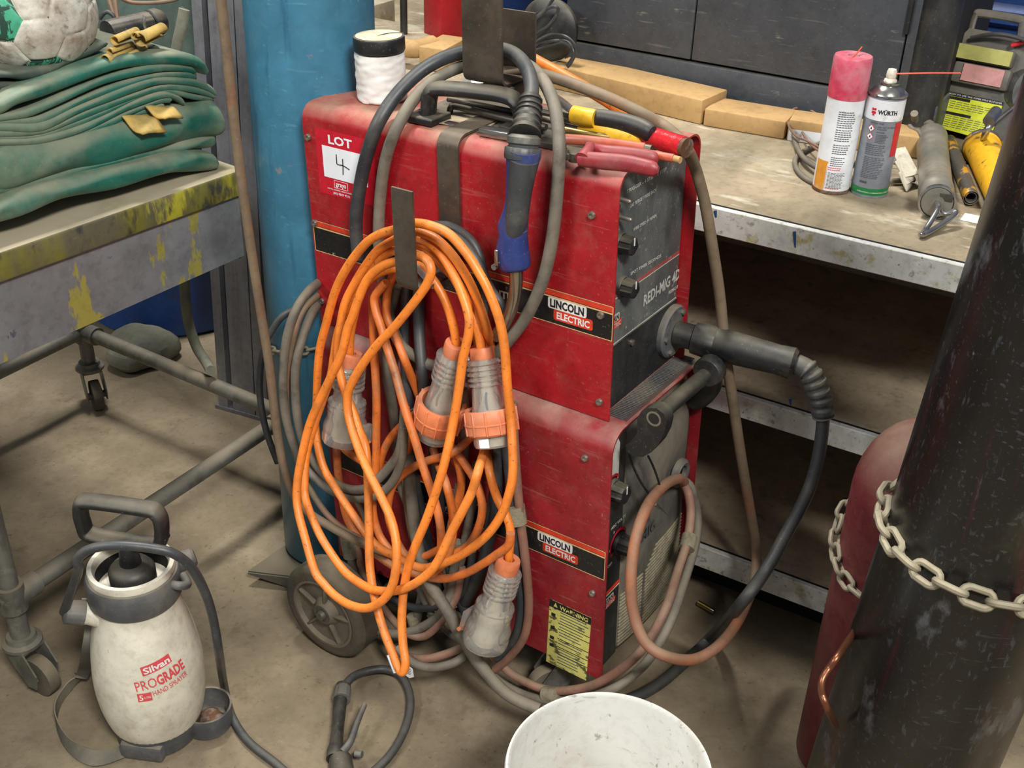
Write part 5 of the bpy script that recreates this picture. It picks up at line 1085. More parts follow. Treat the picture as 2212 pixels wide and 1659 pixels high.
def plugframe(x0, y0, x1, y1, d0, d1): a = S(x0, y0, d0); b = S(x1, y1, d1); return zframe(a, b - a), (b - a).length
def nut(FR, r_, L_, root):
    g = G(); g.shell(FR, [(OR + .001, -.004), (r_, -.004), (r_ * 1.05, .0), (r_ * 1.05, L_ - .003), (r_, L_), (OR + .001, L_)], 24); q = obj('gland_nut', g, M['ring'], root, sharp=25); return q
def plug(x0, y0, x1, y1, d0, d1, root, tagit=False):
    FR, L_ = plugframe(x0, y0, x1, y1, d0, d1); FR = FR @ Matrix.Diagonal((1.07, 1.07, 1, 1)); nut(FR, .0165, L_ * .095, root)
    g = G(); pr = [(.014, L_ * .08), (.021, L_ * .10)]
    for k in range(5): z = L_ * (.11 + .055 * k); pr += [(.0225, z), (.0250, z + L_ * .010), (.0250, z + L_ * .026), (.0208, z + L_ * .040), (.0210, z + L_ * .050)]
    pr += [(.0215, L_ * .40), (.0235, L_ * .56), (.0265, L_ * .66), (.0285, L_ * .70), (.0285, L_ * .98), (.027, L_), (.022, L_), (.021, L_ * .72), (.017, L_ * .42)]
    g.shell(FR, pr, 44); sh = obj('clear_shell', g, M['clear'], root)
    g = G(); g.lathe(FR, [(0, L_ * .80), (.020, L_ * .80), (.0205, L_ * .98), (0, L_ * .98)], 28); g.lathe(FR, [(0, L_ * .12), (.008, L_ * .12), (.009, L_ * .5), (.016, L_ * .62), (.018, L_ * .8), (0, L_ * .8)], 24); obj('plug_core', g, M['nozzle'], sh)
    for k, m_ in enumerate(('brass', 'bluepaint', 'yellow')):
        g = G(); a_ = 2.1 * k; g.tube([FR @ Vector((.006 * cos(a_), .006 * sin(a_), L_ * .42)), FR @ Vector((.016 * cos(a_), .016 * sin(a_), L_ * .52)), FR @ Vector((.012 * cos(a_), .012 * sin(a_), L_ * .66))], .0017, 8); obj('wire', g, M[m_], sh)
    g = G(); R_ = .0370
    g.shell(FR, [(.0300, L_ * .615), (.0355, L_ * .60), (R_, L_ * .62), (R_ + .0008, L_ * .74), (R_, L_ * .755), (R_, L_ * .85), (.0345, L_ * .87), (.0300, L_ * .87)], 48); rg = obj('locking_ring', g, M['ring'], root)
    g = G()
    for k in range(12):
        m_ = FR @ Matrix.Rotation(2 * pi * k / 12, 4, 'Z'); g.box(m_, .0022, .0028, L_ * .25, c=(R_ + .0006, 0, L_ * .735), bev=.0007, seg=1)
    g.shell(FR, [(R_, L_ * .742), (R_ + .0016, L_ * .744), (R_ + .0016, L_ * .756), (R_, L_ * .758)], 48)
    obj('ring_ribs', g, M['ring'], rg)
    if tagit:
        g = G(); A = FR.inverted() @ CAMP; a0 = atan2(A.y, A.x) + .25
        g.lathe(FR, [(.0290, L_ * .88), (.0290, L_ * .985)], 8, a0=a0, a1=a0 + .55); obj('paper_tag', g, M['paper'], root)
def socket(x0, y0, x1, y1, d0, d1, root, side=1):
    FR, L_ = plugframe(x0, y0, x1, y1, d0, d1); FR = FR @ Matrix.Diagonal((1.18, 1.18, 1, 1)); nut(FR, .0160, L_ * .12, root)
    g = G(); pr = [(.013, L_ * .10), (.0195, L_ * .11)]
    for k in range(5): z = L_ * (.12 + .055 * k); pr += [(.0205, z), (.0232, z + L_ * .010), (.0232, z + L_ * .026), (.0188, z + L_ * .040), (.0190, z + L_ * .050)]
    pr += [(.0195, L_ * .40), (.0210, L_ * .50), (.0265, L_ * .52), (.0275, L_ * .54), (.0260, L_ * .56), (.0275, L_ * .60), (.0262, L_ * .62), (.0275, L_ * .66), (.0265, L_ * .70), (.0285, L_ * .74), (.0320, L_ * .80), (.0320, L_ * .85), (.0310, L_ * .87), (.0325, L_ * .90), (.0325, L_ * .97), (.0305, L_), (.024, L_), (.0225, L_ * .72), (.017, L_ * .50), (.015, L_ * .3)]
    g.shell(FR, pr, 44); sh = obj('clear_shell', g, M['clear'], root)
    g = G(); g.lathe(FR, [(0, L_ * .14), (.007, L_ * .14), (.009, L_ * .5), (.018, L_ * .60), (.019, L_ * .96), (0, L_ * .96)], 28); obj('socket_core', g, M['nozzle'], sh)
    for k, m_ in enumerate(('lotred', 'bluepaint', 'white')):
        g = G(); a_ = 2.1 * k + 3.4; g.tube([FR @ Vector((.006 * cos(a_), .006 * sin(a_), L_ * .36)), FR @ Vector((.013 * cos(a_), .013 * sin(a_), L_ * .46)), FR @ Vector((.013 * cos(a_), .013 * sin(a_), L_ * .56))], .0018, 8); obj('wire', g, M[m_], sh)
    A = FR.inverted() @ (FR.translation + (-BU if side > 0 else BU)); a0 = atan2(A.y, A.x); m_ = FR @ Matrix.Rotation(a0, 4, 'Z')
    g = G(); g.box(m_, .008, .030, L_ * .22, c=(.034, 0, L_ * .84), bev=.002); lt = obj('latch', g, M['clear'], root)
    g = G(); g.tube([m_ @ Vector((.036, -.017, L_ * .94)), m_ @ Vector((.036, .017, L_ * .94))], .0035, 12, smooth=0); obj('hinge_pin', g, M['ring'], lt)
plug(1041, 757, 1068, 962, .070, .105, rootA, True)
plug(986, 746, 938, 940, .072, .075, rootB)
socket(757, 768, 744, 952, .067, .095, rootB, side=-1)
socket(1098, 1212, 1046, 1388, .104, .135, rootA)
# cable tags
g = G(); a, b = S(905, 577, .060), S(941, 616, .063); FR = zframe(a, b - a); L_ = (b - a).length; g.lathe(FR, [(.0078, 0), (.0078, L_)], 16); g.box(FR, .0008, .012, L_, c=(-.010, .006, L_ / 2)); obj('paper_tag', g, M['paper'], rootB)
g = G(); a, b = S(845, 1412, .278), S(860, 1450, .284); FR = zframe(a, b - a); L_ = (b - a).length; g.lathe(FR, [(.0079, 0), (.0079, L_)], 16); obj('paper_tag', g, M['paper'], rootA)
g = G(); m_ = frame(S(882, 1452, .275), BU, BZ, -BV); g.prism(m_, [(-.018, .004), (-.004, .016), (.010, .012), (.011, -.004), (.002, -.011), (-.014, -.008)], .0006)
def tl(X, Y): return lambda x, y, h: m_ @ Vector((x * .9 + X, y + Y, h + .0007))
bars(g, tl(0, 0), -.004, .008, .008, -.006, .0035, .0014, 1); obj('paper_tag', g, [M['paper'], M['ink']], rootA)
g = G(); a, b = S(848, 1420, .279), S(857, 1442, .283); FR = zframe(a, b - a); L_ = (b - a).length; A = FR.inverted() @ CAMP; a0 = atan2(A.y, A.x); g.lathe(FR, [(.0082, 0), (.0082, L_)], 8, a0=a0 - 1.0, a1=a0 + .2); obj('printed_band', g, M['inkblack'], rootA)

# ---- grey and brown leads
def cable(name, label, m, r_, segs, cat='cable', k=6, n=12):
    g = G()
    for s_ in segs: strand(g, s_, r_, n=n, k=k)
    return tag(obj(name, g, M[m]), label, cat)
VV = V_
loopg = [VV(820, 545, -.020), VV(818, 495, -.016), VV(822, 420, -.012), VV(833, 345, -.013), VV(858, 275, -.006), VV(900, 207, .038), VV(950, 165, .090), VV(1005, 142, .120), VV(1060, 132, .135), VV(1110, 130, .135), VV(1150, 148, .11), VV(1180, 185, .06), VV(1200, 240, .02), VV(1208, 320, -.012), VV(1203, 420, -.018), VV(1192, 520, -.020), VV(1174, 600, -.024), VV(1142, 675, -.030), VV(1105, 728, -.036), VV(1062, 772, -.036), VV(1000, 800, -.034), VV(935, 790, -.032), VV(903, 774, -.030), VV(862, 739, -.028), VV(836, 660, -.026)]
g = G(); g.tube(loopg, .0092, 14, closed=True, smooth=7); tag(obj('coiled_lead', g, M['greycable']), 'dusty brown-grey lead looped over the tall hook and hanging across the feeder side', 'cable')
cable('hanging_lead', 'dark grey leads looping right of the hook strap behind the orange coil', 'darkcable', .0075, [[VV(935, 487, -.012), VV(973, 490, -.014), VV(1011, 514, -.016), VV(1033, 546, -.018), VV(1042, 580, -.02), VV(1050, 640, -.022), VV(1030, 720, -.024), VV(985, 760, -.026)],
      [VV(930, 500, -.026), VV(975, 508, -.028), VV(1020, 548, -.03), VV(1060, 625, -.032), VV(1082, 658, -.030), VV(1088, 690, -.028), VV(1060, 750, -.03)]])
# heavy brown lead
K = [VV(1085, 165, .15), VV(1150, 158, .16), VV(1210, 172, .17), VV(1300, 205, .18), VV(1380, 242, .19), VV(1440, 276, .205), Tp(1480, 318, .936), Fp(1500, 358, .022), Fp(1513, 400, .026), Fp(1525, 450, .034), Fp(1540, 540, .045), Fp(1555, 640, .055), Fp(1567, 760, .075), Fp(1582, 860, .09), Fp(1600, 980, .11), Fp(1620, 1100, .13), Fp(1634, 1190, .15), Fp(1630, 1260, .17), Fp(1598, 1335, .19), Fp(1555, 1392, .20), Fp(1500, 1424, .19), Fp(1440, 1418, .17), Fp(1395, 1388, .14), Fp(1370, 1330, .115), Fp(1363, 1250, .10), Fp(1374, 1160, .088), Fp(1400, 1090, .075), Fp(1435, 1048, .055), Fp(1466, 1034, .040), Fp(1478, 1044, .028), Fp(1466, 1040, .010)]
root = thing('earth_lead', 'thick brown lead draped from the tall hook down past the feeder into the welder front', 'cable', K[0])
g = G(); strand(g, K[:18], .0088, n=14, k=7); obj('lead', g, M['browncable'], root)
g = G(); strand(g, K[17:], .0088, n=14, k=7); obj('lead', g, M['rustcable'], root, label='orange-brown stretch of the lead')
cable('orange_hose', 'thick orange hose lying behind the tools on the feeder', 'orange', .0095, [[VV(1085, 108, .22), VV(1120, 112, .23), VV(1165, 135, .235), VV(1225, 168, .235), VV(1290, 205, .235), VV(1345, 240, .235), VV(1390, 270, .24)]])
# welder leads hanging from the gland and around the front
root = thing('welder_lead', 'pair of taped grey leads curving round the welder front corner', 'cable', Fp(1480, 1060, .05))
pk = [Fp(1470, 1040, .020), Fp(1486, 1062, .045), Fp(1492, 1110, .06), Fp(1484, 1170, .075), Fp(1465, 1230, .09), Fp(1440, 1310, .12), Fp(1400, 1385, .11), Fp(1360, 1430, .09), S(1310, 1466, .05), S(1262, 1486, .05), S(1200, 1492, .05), S(1150, 1480, .05), S(1095, 1448, .05), S(1052, 1400, .048), S(1015, 1340, .045), S(990, 1290, .04)]
g = G(); strand(g, pk, .0078, k=7); obj('lead', g, M['pinkcable'], root)
pk2 = [Fp(1470, 1036, .018), Fp(1492, 1052, .040), Fp(1506, 1110, .055), Fp(1503, 1170, .072), Fp(1480, 1250, .09), Fp(1450, 1340, .115), Fp(1408, 1415, .105), Fp(1368, 1458, .085), S(1325, 1488, .062), S(1260, 1510, .062), S(1190, 1514, .062), S(1130, 1500, .062), S(1070, 1465, .060), S(1025, 1410, .055), S(985, 1340, .05), S(965, 1290, .045)]
g = G(); strand(g, pk2, .0078, k=7); obj('lead', g, M['greycable'], root)
for (a, b) in ((S(1178, 1501, .056), S(1206, 1503, .056)), (Fp(1490, 1158, .072), Fp(1483, 1186, .078))):
    g = G(); g.tube([a, b], .0135, 14, smooth=0, ell=(1.15, 1.0)); obj('tape_wrap', g, M['tape'], root)
# leads to the right of the coil
root = thing('hanging_lead', 'grey and black leads bound with cloth tape, hanging right of the orange coil', 'cable', S(1115, 900, .045))
g = G(); strand(g, [S(*q) for q in ((1108, 870, .044), (1110, 940, .046), (1116, 1030, .048), (1124, 1120, .052), (1136, 1220, .056), (1142, 1310, .058), (1132, 1375, .060), (1100, 1420, .062), (1070, 1445, .064))], .0075, k=7); obj('lead', g, M['pinkcable'], root)
g = G(); strand(g, [S(*q) for q in ((1088, 870, .044), (1094, 960, .046), (1104, 1060, .048), (1112, 1150, .052), (1122, 1250, .054), (1126, 1320, .056), (1112, 1380, .058), (1075, 1420, .062))], .0085, k=7); obj('lead', g, M['darkcable'], root)
g = G(); g.tube([S(1112, 1092, .051), S(1118, 1130, .053)], .0145, 14, smooth=0, ell=(1.1, 1.0)); obj('tape_wrap', g, M['tape'], root)
# dark bundle behind the orange coil
root = thing('lead_bundle', 'bundle of dark and brown leads hanging behind the orange coils', 'cable', S(880, 640, .03))
BN = [('greycable', .0085, [(858, 620, .010), (838, 700, .014), (836, 800, .042), (848, 880, .045), (858, 960, .045), (864, 1040, .045), (898, 1125, .047), (912, 1180, .048), (915, 1260, .048), (900, 1340, .05)]),
      ('darkcable', .0085, [(880, 610, .010), (872, 720, .014), (878, 820, .042), (885, 920, .046), (890, 1000, .046), (905, 1080, .046), (925, 1170, .046), (945, 1260, .046), (950, 1340, .05)]),
      ('darkcable', .0095, [(905, 600, .012), (905, 700, .014), (912, 800, .041), (925, 900, .044), (940, 1000, .044), (950, 1100, .044), (960, 1180, .044), (985, 1270, .046), (1010, 1330, .05)]),
      ('greycable', .008, [(1000, 840, .045), (1005, 920, .045), (1000, 1010, .045), (985, 1090, .045), (970, 1170, .045), (965, 1250, .046), (985, 1310, .05)]),
      ('darkcable', .011, [(1075, 900, .045), (1078, 980, .045), (1070, 1070, .045), (1058, 1150, .045), (1040, 1230, .045), (1005, 1300, .048)]),
      ('browncable', .0075, [(890, 940, .050), (878, 1010, .050), (880, 1080, .052), (890, 1150, .052), (905, 1220, .054), (930, 1290, .056), (975, 1360, .06)]),
      ('greycable', .0075, [(1030, 1000, .045), (1022, 1080, .045), (1008, 1150, .045), (995, 1215, .045), (960, 1290, .048), (930, 1330, .05)])]
for m_, r_, pts in BN:
    g = G(); strand(g, [S(*q) for q in pts], r_, k=7); obj('lead', g, M[m_], root)
for (x0, y0, x1, y1, d, r_) in ((900, 1120, 912, 1150, .047, .013), (752, 1160, 760, 1200, .06, .016), (892, 1330, 899, 1372, .055, .012)):
    g = G(); g.tube([S(x0, y0, d), S(x1, y1, d)], r_, 14, smooth=0); obj('tape_wrap', g, M['tape'], root)
# leads bunched low beside the wheel
root = thing('lead_coil', 'grey leads coiled low between the rubber wheel and the welder side', 'cable', S(860, 1300, .06))
for m_, r_, pts in (('greycable', .0085, [(755, 1180, .062), (764, 1238, .070), (770, 1293, .085), (782, 1325, .10), (808, 1357, .11), (854, 1369, .11), (899, 1360, .10), (944, 1334, .085), (971, 1293, .07), (980, 1240, .055), (990, 1170, .05)]),
                    ('pinkcable', .0072, [(770, 1180, .055), (785, 1240, .06), (812, 1290, .075), (845, 1335, .09), (880, 1368, .105), (917, 1374, .10), (953, 1342, .085), (985, 1290, .065), (1000, 1225, .048)]),
                    ('darkcable', .0068, [(800, 1230, .05), (825, 1275, .055), (855, 1298, .06), (895, 1312, .062), (940, 1312, .06), (985, 1295, .055), (1012, 1255, .05), (1020, 1190, .044)]),
                    ('pinkcable', .0075, [(820, 1350, .10), (842, 1395, .13), (877, 1417, .14), (917, 1423, .14), (953, 1416, .13), (998, 1398, .11), (1035, 1370, .085)]),
                    ('greycable', .0075, [(860, 1400, .15), (890, 1430, .16), (929, 1442, .16), (975, 1434, .15), (1010, 1412, .12), (1040, 1385, .09)]),
                    ('browncable', .0060, [(795, 1195, .055), (800, 1160, .05), (790, 1120, .045), (770, 1080, .045)]),
                    ('greycable', .0075, [(905, 1265, .05), (925, 1310, .055), (955, 1350, .06), (990, 1380, .07), (1035, 1400, .08)])):
    g = G(); strand(g, [S(*q) for q in pts], r_, k=7); obj('lead', g, M[m_], root)
# gas hoses by the blue cylinder
root = thing('hose_loops', 'grey and brown hoses looped between the blue cylinder and the welder', 'hose', S(640, 900, -.02))
def HB(x, y, Y): return Yp(x, y, Y)
for m_, r_, pts in (('greycable', .0078, [(725, 590, 1.87), (700, 604, 1.85), (684, 614, 1.79), (664, 632, 1.745), (640, 668, 1.71), (622, 720, 1.70), (613, 780, 1.70), (612, 850, 1.69), (622, 920, 1.69), (648, 990, 1.68), (690, 1040, 1.66), (740, 1070, 1.63), (800, 1075, 1.60), (845, 1045, 1.585), (868, 990, 1.575), (872, 920, 1.57)]),
                    ('browncable', .0058, [(725, 618, 1.87), (700, 628, 1.85), (682, 642, 1.79), (655, 670, 1.74), (638, 712, 1.71), (628, 760, 1.71), (620, 830, 1.71), (622, 900, 1.70), (640, 985, 1.69), (672, 1060, 1.68), (715, 1120, 1.66), (770, 1160, 1.62), (830, 1190, 1.59)]),
                    ('greycable', .0078, [(725, 640, 1.87), (702, 648, 1.85), (684, 662, 1.79), (668, 690, 1.745), (650, 740, 1.71), (638, 800, 1.70), (640, 880, 1.69), (655, 950, 1.68), (688, 1010, 1.66), (735, 1050, 1.63), (790, 1055, 1.60), (840, 1010, 1.585), (865, 965, 1.575), (875, 880, 1.57)]),
                    ('darkcable', .0060, [(700, 655, 1.81), (665, 660, 1.79), (640, 668, 1.775), (612, 682, 1.77), (590, 710, 1.77), (572, 745, 1.77), (562, 800, 1.77), (562, 860, 1.77), (575, 930, 1.76), (600, 1000, 1.75)])):
    g = G(); strand(g, [HB(*q) for q in pts], r_, k=7); obj('hose', g, M[m_], root)
PZ = [(455, -330, 1.66), (462, -180, 1.66), (474, -30, 1.66), (484, 60, 1.665), (497, 180, 1.67), (510, 300, 1.675), (527, 430, 1.68), (548, 575, 1.685), (566, 690, 1.69), (583, 800, 1.69), (597, 920, 1.69), (612, 1005, 1.685), (636, 1070, 1.68), (668, 1108, 1.665), (715, 1138, 1.64), (775, 1170, 1.60), (840, 1195, 1.57)]
cable('brown_hose', 'long pale brown hose running down in front of the blue gas cylinder', 'browncable', .0078, [[HB(*q) for q in PZ]], cat='hose')

# ================================================================== POT AND TOOLS ON THE FEEDER
pb = Tp(826, 212, ZT + .001); PM = frame(pb, BU, BV, BZ)
root = thing('tin_pot', 'white crumple-wrapped tin with black lid rim on top of the feeder', 'tin', PM)
g = G(); g.lathe(PM, [(.036, 0), (.0385, .004), (.0395, .02), (.0395, .072), (.038, .074)], 72, mod=lambda r_, z, a_: r_ * (1 + .022 * sin(z * 420 + 1.5 * sin(a_ * 3)) * (.4 + .6 * sin(a_ * 7 + z * 90) ** 2) * (1 if .002 < z < .073 else 0)) , mi=0)
vsr = []
pr = [(.038, .0)] + [(.0390, .003 + .0022 * k) for k in range(33)]
g = G(); g.lathe(PM, pr, 96, mod=lambda r_, z, a_: r_ * (1 + .045 * (mnoise.noise(Vector((cos(a_) * 2.2, sin(a_) * 2.2, z * 130))) + .5 * abs(mnoise.noise(Vector((cos(a_) * 5, sin(a_) * 5, z * 210 + 7))))))); obj('wrapped_body', g, M['potwhite'], root, sharp=70)
g = G(); g.lathe(PM, [(.0385, .076), (.0400, .077), (.0405, .079), (.0405, .095), (.0395, .098), (.036, .0985)], 56); obj('lid_rim', g, M['black'], root)
g = G(); g.lathe(PM, [(0, .0965), (.034, .0965), (.0365, .0990)], 48); obj('lid_top', g, M['lid'], root)
g = G(); g.tube([PM @ Vector(q) for q in ((.002, -.012, .098), (.004, .004, .0995), (.012, .018, .1005), (.028, .026, .101))], .0007, 6); obj('lid_crack', g, M['inkblack'], root)
tz = ZT + .001
def TT(x, y, h=.0): return Tp(x, y, tz + h)
def rod(name, label, m, r_, pts, cat='tool', k=5, ell=None):
    g = G(); g.tube([TT(*q) for q in pts], r_, 12, smooth=k, ell=ell); return tag(obj(name, g, M[m]), label, cat)
rod('steel_rod', 'brown steel rod with a bent end lying through the handle', 'tooldark', .0050, [(972, 242, .004), (974, 232, .012), (985, 230, .014), (1040, 243, .014), (1100, 258, .014), (1180, 275, .014)], 'rod')
rod('steel_rod', 'dusty steel rod behind the bent-end one', 'tooldark', .0045, [(968, 214, .012), (1020, 224, .012), (1100, 240, .012), (1200, 262, .012)], 'rod')
rod('brass_rod', 'dull brass rod crossing under the yellow-black pliers', 'brass', .0048, [(1195, 275, .02), (1260, 288, .018), (1330, 298, .014)], 'rod')
rod('slim_tool', 'long worn orange tool with a dark metal tip', 'orangetool', .0075, [(1208, 300, .022), (1260, 303, .020), (1330, 311, .018), (1392, 320, .016)], ell=(1, .9))
g = G(); a, b = TT(1392, 320, .016), TT(1408, 323, .016); g.tube([a, b], .0062, 12, smooth=0); obj('metal_tip', g, M['tooldark'], bpy.data.objects['slim_tool'])
rod('red_handled_rod', 'thin salmon handled tool ending in a frayed yellow tip', 'orangetool', .006, [(1330, 318, .010), (1410, 334, .012), (1455, 342, .012)])
g = G(); g.tube([TT(1455, 342, .012), TT(1470, 346, .012)], .0048, 10, smooth=0); obj('frayed_tip', g, M['card'], bpy.data.objects['red_handled_rod'])
root = thing('red_taped_tube', 'glossy red taped tube with a cut end at the feeder front corner', 'tube', TT(1430, 310))
g = G(); g.tube([TT(1385, 290, .022), TT(1420, 300, .023), TT(1478, 318, .024)], .0145, 22, smooth=5); obj('taped_sleeve', g, M['redtape'], root)
a, b = TT(1474, 317, .024), TT(1484, 320, .024); g = G(); g.tube([a, b], .0138, 22, smooth=0); obj('cut_end', g, M['rust'], root)
def pliers(name, label, jaw, h1, h2, joint, m1, m2=None, r_=.0085):
    root = thing(name, label, 'pliers', TT(joint[0], joint[1]))
    g = G(); a, b = TT(*jaw), TT(*joint); dr = (b - a); up_ = BZ; sd = dr.normalized().cross(up_)
    g.box(frame(a.lerp(b, .5), dr.normalized(), sd, up_), dr.length, .020, .009, bev=.002); g.lathe(frame(b - up_ * .007, dr.normalized(), sd, up_), [(0, 0), (.011, 0), (.012, .003), (.012, .012), (.010, .014), (0, .014)], 24); obj('jaws', g, M['tooldark'], root)
    for i, h in enumerate((h1, h2)):
        g = G(); P = [TT(*q) for q in h]; L = len(P); g.tube(P, lambda t: r_ * (1.0 + .12 * sin(pi * t) - (.55 * max(0, (t - .93) / .07))), 16, smooth=6, ell=(1.1, .85)); obj('handle', g, M[m1 if i == 0 else (m2 or m1)], root)
    return root
pr_ = pliers('pliers', 'pliers with black and yellow grips, open on the feeder top', (1212, 240, .030), [(1284, 254, .036), (1330, 262, .036), (1380, 276, .034), (1412, 292, .030)], [(1255, 272, .02), (1300, 284, .018), (1360, 296, .018), (1400, 302, .018)], (1245, 250, .032), 'black', 'yellow', .0118)
g = G(); g.tube([TT(1240, 248, .036), TT(1262, 252, .037), TT(1286, 256, .037)], lambda t: .0135 - .001 * t, 16, ell=(1, .9)); obj('yellow_collar', g, M['yellow'], pr_)
g = G(); g.tube([TT(1400, 300, .018), TT(1420, 308, .018)], .011, 14, smooth=0); obj('handle_end', g, M['black'], pr_)
g = G(); g.tube([TT(1200, 215, .032), TT(1216, 226, .033), TT(1236, 244, .034)], .008, 12); obj('socket_head', g, M['tin'], pr_)
pr_ = pliers('pliers', 'grimy red handled pliers nearest the feeder front edge', (1205, 332, .012), [(1252, 343, .014), (1300, 348, .016), (1360, 354, .016), (1422, 368, .014)], [(1270, 322, .012), (1310, 331, .014), (1370, 337, .014), (1422, 345, .012)], (1245, 336, .012), 'pliersred', None, .0095)
g = G(); g.tube([TT(1258, 344, .016), TT(1270, 326, .022), TT(1278, 314, .020)], lambda t: .011 - .006 * t, 12); obj('grip_guard', g, M['pliersred'], pr_)
def small(name, label, x, y, sx, sy, sz, m, cat, yaw=0, h=0):
    p = TT(x, y, h); c_, s_ = cos(radians(yaw)), sin(radians(yaw)); X = BU * c_ + BV * s_; Y = BV * c_ - BU * s_
    g = G(); g.box(frame(p, X, Y, BZ), sx, sy, sz, c=(0, 0, sz / 2), bev=min(sx, sy, sz) * .2); return tag(obj(name, g, M[m]), label, cat)
small('metal_block', 'pale steel block under the strap hook right of its bend', 1072, 296, .050, .020, .012, 'tin', 'block', 5)
small('metal_block', 'small dark steel block near the handle foot', 935, 262, .030, .018, .012, 'panel', 'block', 10)
small('steel_strip', 'shiny bent steel strip left of the strap hook', 985, 272, .035, .012, .004, 'tin', 'strip', 0)
small('sandpaper_sheet', 'brown square of sandpaper lying inside the tray', 1010, 262, .085, .055, .0012, 'wood', 'sandpaper', 12, .0012)
small('steel_wedge', 'dull steel wedge beside the red pliers jaws', 1190, 318, .040, .022, .010, 'tooldark', 'wedge', 0)
small('steel_bar_tool', 'dark flat tool crossing behind the torch collar', 1225, 262, .10, .016, .008, 'tooldark', 'tool', -4, .006)
g = G(); a = TT(1000, 172, .03)
for k in range(3): g.box(zframe(TT(1020 + 22 * k, 178 + 4 * k, .032 + .004 * k), (.3 * k - .3, -.4, 1)), .035, .018, .0015)
tag(obj('foil_scrap', g, M['tin']), 'shiny crumpled foil strip behind the carry handle', 'foil')

# ================================================================== GARDEN SPRAYER
KS = 1.05
SB = Gf(345, 1574, 0.0)
def SBp(x, y, z): return SB + Vector((x, y, z)) * KS
root = thing('garden_sprayer', 'dirty white pressure sprayer with black pump handle, red print on its tank', 'sprayer', SB)
SM = Matrix.Translation(SB) @ Matrix.Scale(KS, 4); prf = [(.0, .018), (.052, .018), (.064, .026), (.074, .048), (.081, .080), (.0845, .115), (.0840, .150), (.080, .190), (.0735, .225), (.0665, .255), (.0630, .275), (.0625, .290), (.058, .298), (.056, .305)]
pc = catmull([Vector((a, b, 0)) for a, b in prf[1:]], 3); prf2 = [(0, .018)] + [(p.x, p.y) for p in pc]
g = G(); g.lathe(SM, prf2, 64); obj('tank', g, M['bottle'], root, sharp=60)
def rz(z):
    for (a, b), (c_, d_) in zip(prf2, prf2[1:]):
        if b <= z <= d_: return a + (c_ - a) * (z - b) / max(1e-9, d_ - b)
    return .08
g = G(); g.lathe(SM, [(.0, .0), (.062, .0), (.066, .006), (.066, .024), (.072, .042), (.0735, .050), (.070, .050)], 48); g.box(Matrix.Rotation(0, 4, 'Z') @ frame(SB, *( (lambda d: (d, Vector((-d.y, d.x, 0)), ZZ))(Vector((-.12, -1, 0)).normalized()))), .05, .075, .035, c=(.05, 0, .0185), bev=.008); obj('foot_ring', g, M['greyplastic'], root)
sr = Vector((.93, .16, 0)).normalized(); cc = SB + sr * .082
g = G(); g.shell(Matrix.Translation(cc), [(.034, .004), (.040, .004), (.043, .03), (.043, .046), (.0395, .046), (.037, .01)], 36); g.lathe(Matrix.Translation(cc), [(0, .003), (.036, .003), (.036, .006), (0, .006)], 28); obj('lance_holder', g, M['greyplastic'], root)
g = G(); g.lathe(Matrix.Translation(cc), [(.0, .012), (.022, .012), (.030, .008), (.03, .006)], 24, mod=lambda r_, z, a_: r_ * (1 + .1 * sin(5 * a_))); obj('dirt_in_holder', g, M['rust'], root)
g = G(); g.shell(SM, [(.058, .288), (.0655, .286), (.069, .292), (.069, .325), (.066, .332), (.062, .334), (.060, .330), (.058, .30)], 56); q = (sr * .075 + Vector((-.012, -.03, 0))) * KS; zq = ZZ * (.322 * KS)
g.tube([SB + q * .9 + zq, SB + q * 1.18 + zq, SB + q * 1.25 + zq + Vector((.006, .012, -.006)), SB + q * 1.0 + zq + Vector((.010, .03, -.008))], .007, 10); obj('collar', g, M['greyplastic'], root)
g = G(); g.shell(SM, [(.0535, .330), (.0625, .330), (.0635, .338), (.0625, .345), (.056, .345), (.0525, .338)], 56); obj('funnel_rim', g, M['bottle'], root)
g = G(); g.lathe(SM, [(.0, .300), (.054, .300), (.054, .331)], 48, caps=False); obj('funnel_inside', g, M['darkvoid'], root)
g = G(); g.lathe(SM, [(.0, .298), (.034, .298), (.034, .334), (.028, .342), (.016, .346), (.012, .385), (0, .385)], 36); obj('pump_cap', g, M['black'], root)
# pump handle: rounded rectangular ring
hc = SBp(-.004, .004, .415); hx_ = (Fl(362, 1125, .43) - Fl(190, 1105, .43)); hx_.z = 0; hx_.normalize(); hy_ = Vector((-hx_.y, hx_.x, 0))
lp = [(-.064, -.008), (-.050, -.030), (.040, -.034), (.058, -.026), (.064, .010), (.058, .030), (.040, .034), (-.046, .036), (-.062, .028)]
g = G(); g.tube([hc + hx_ * a_ + ZZ * b_ for a_, b_ in lp], .0125, 14, closed=True, smooth=5, upref=hy_, ell=(1.35, .82)); 
for k in range(4):
    for j in range(2): g.box(frame(hc + hx_ * .066 + ZZ * (-.018 + .011 * k) + hy_ * (-.006 + .011 * j), hx_, hy_, ZZ), .010, .008, .006, bev=.001)
obj('pump_handle', g, M['black'], root, sharp=55)
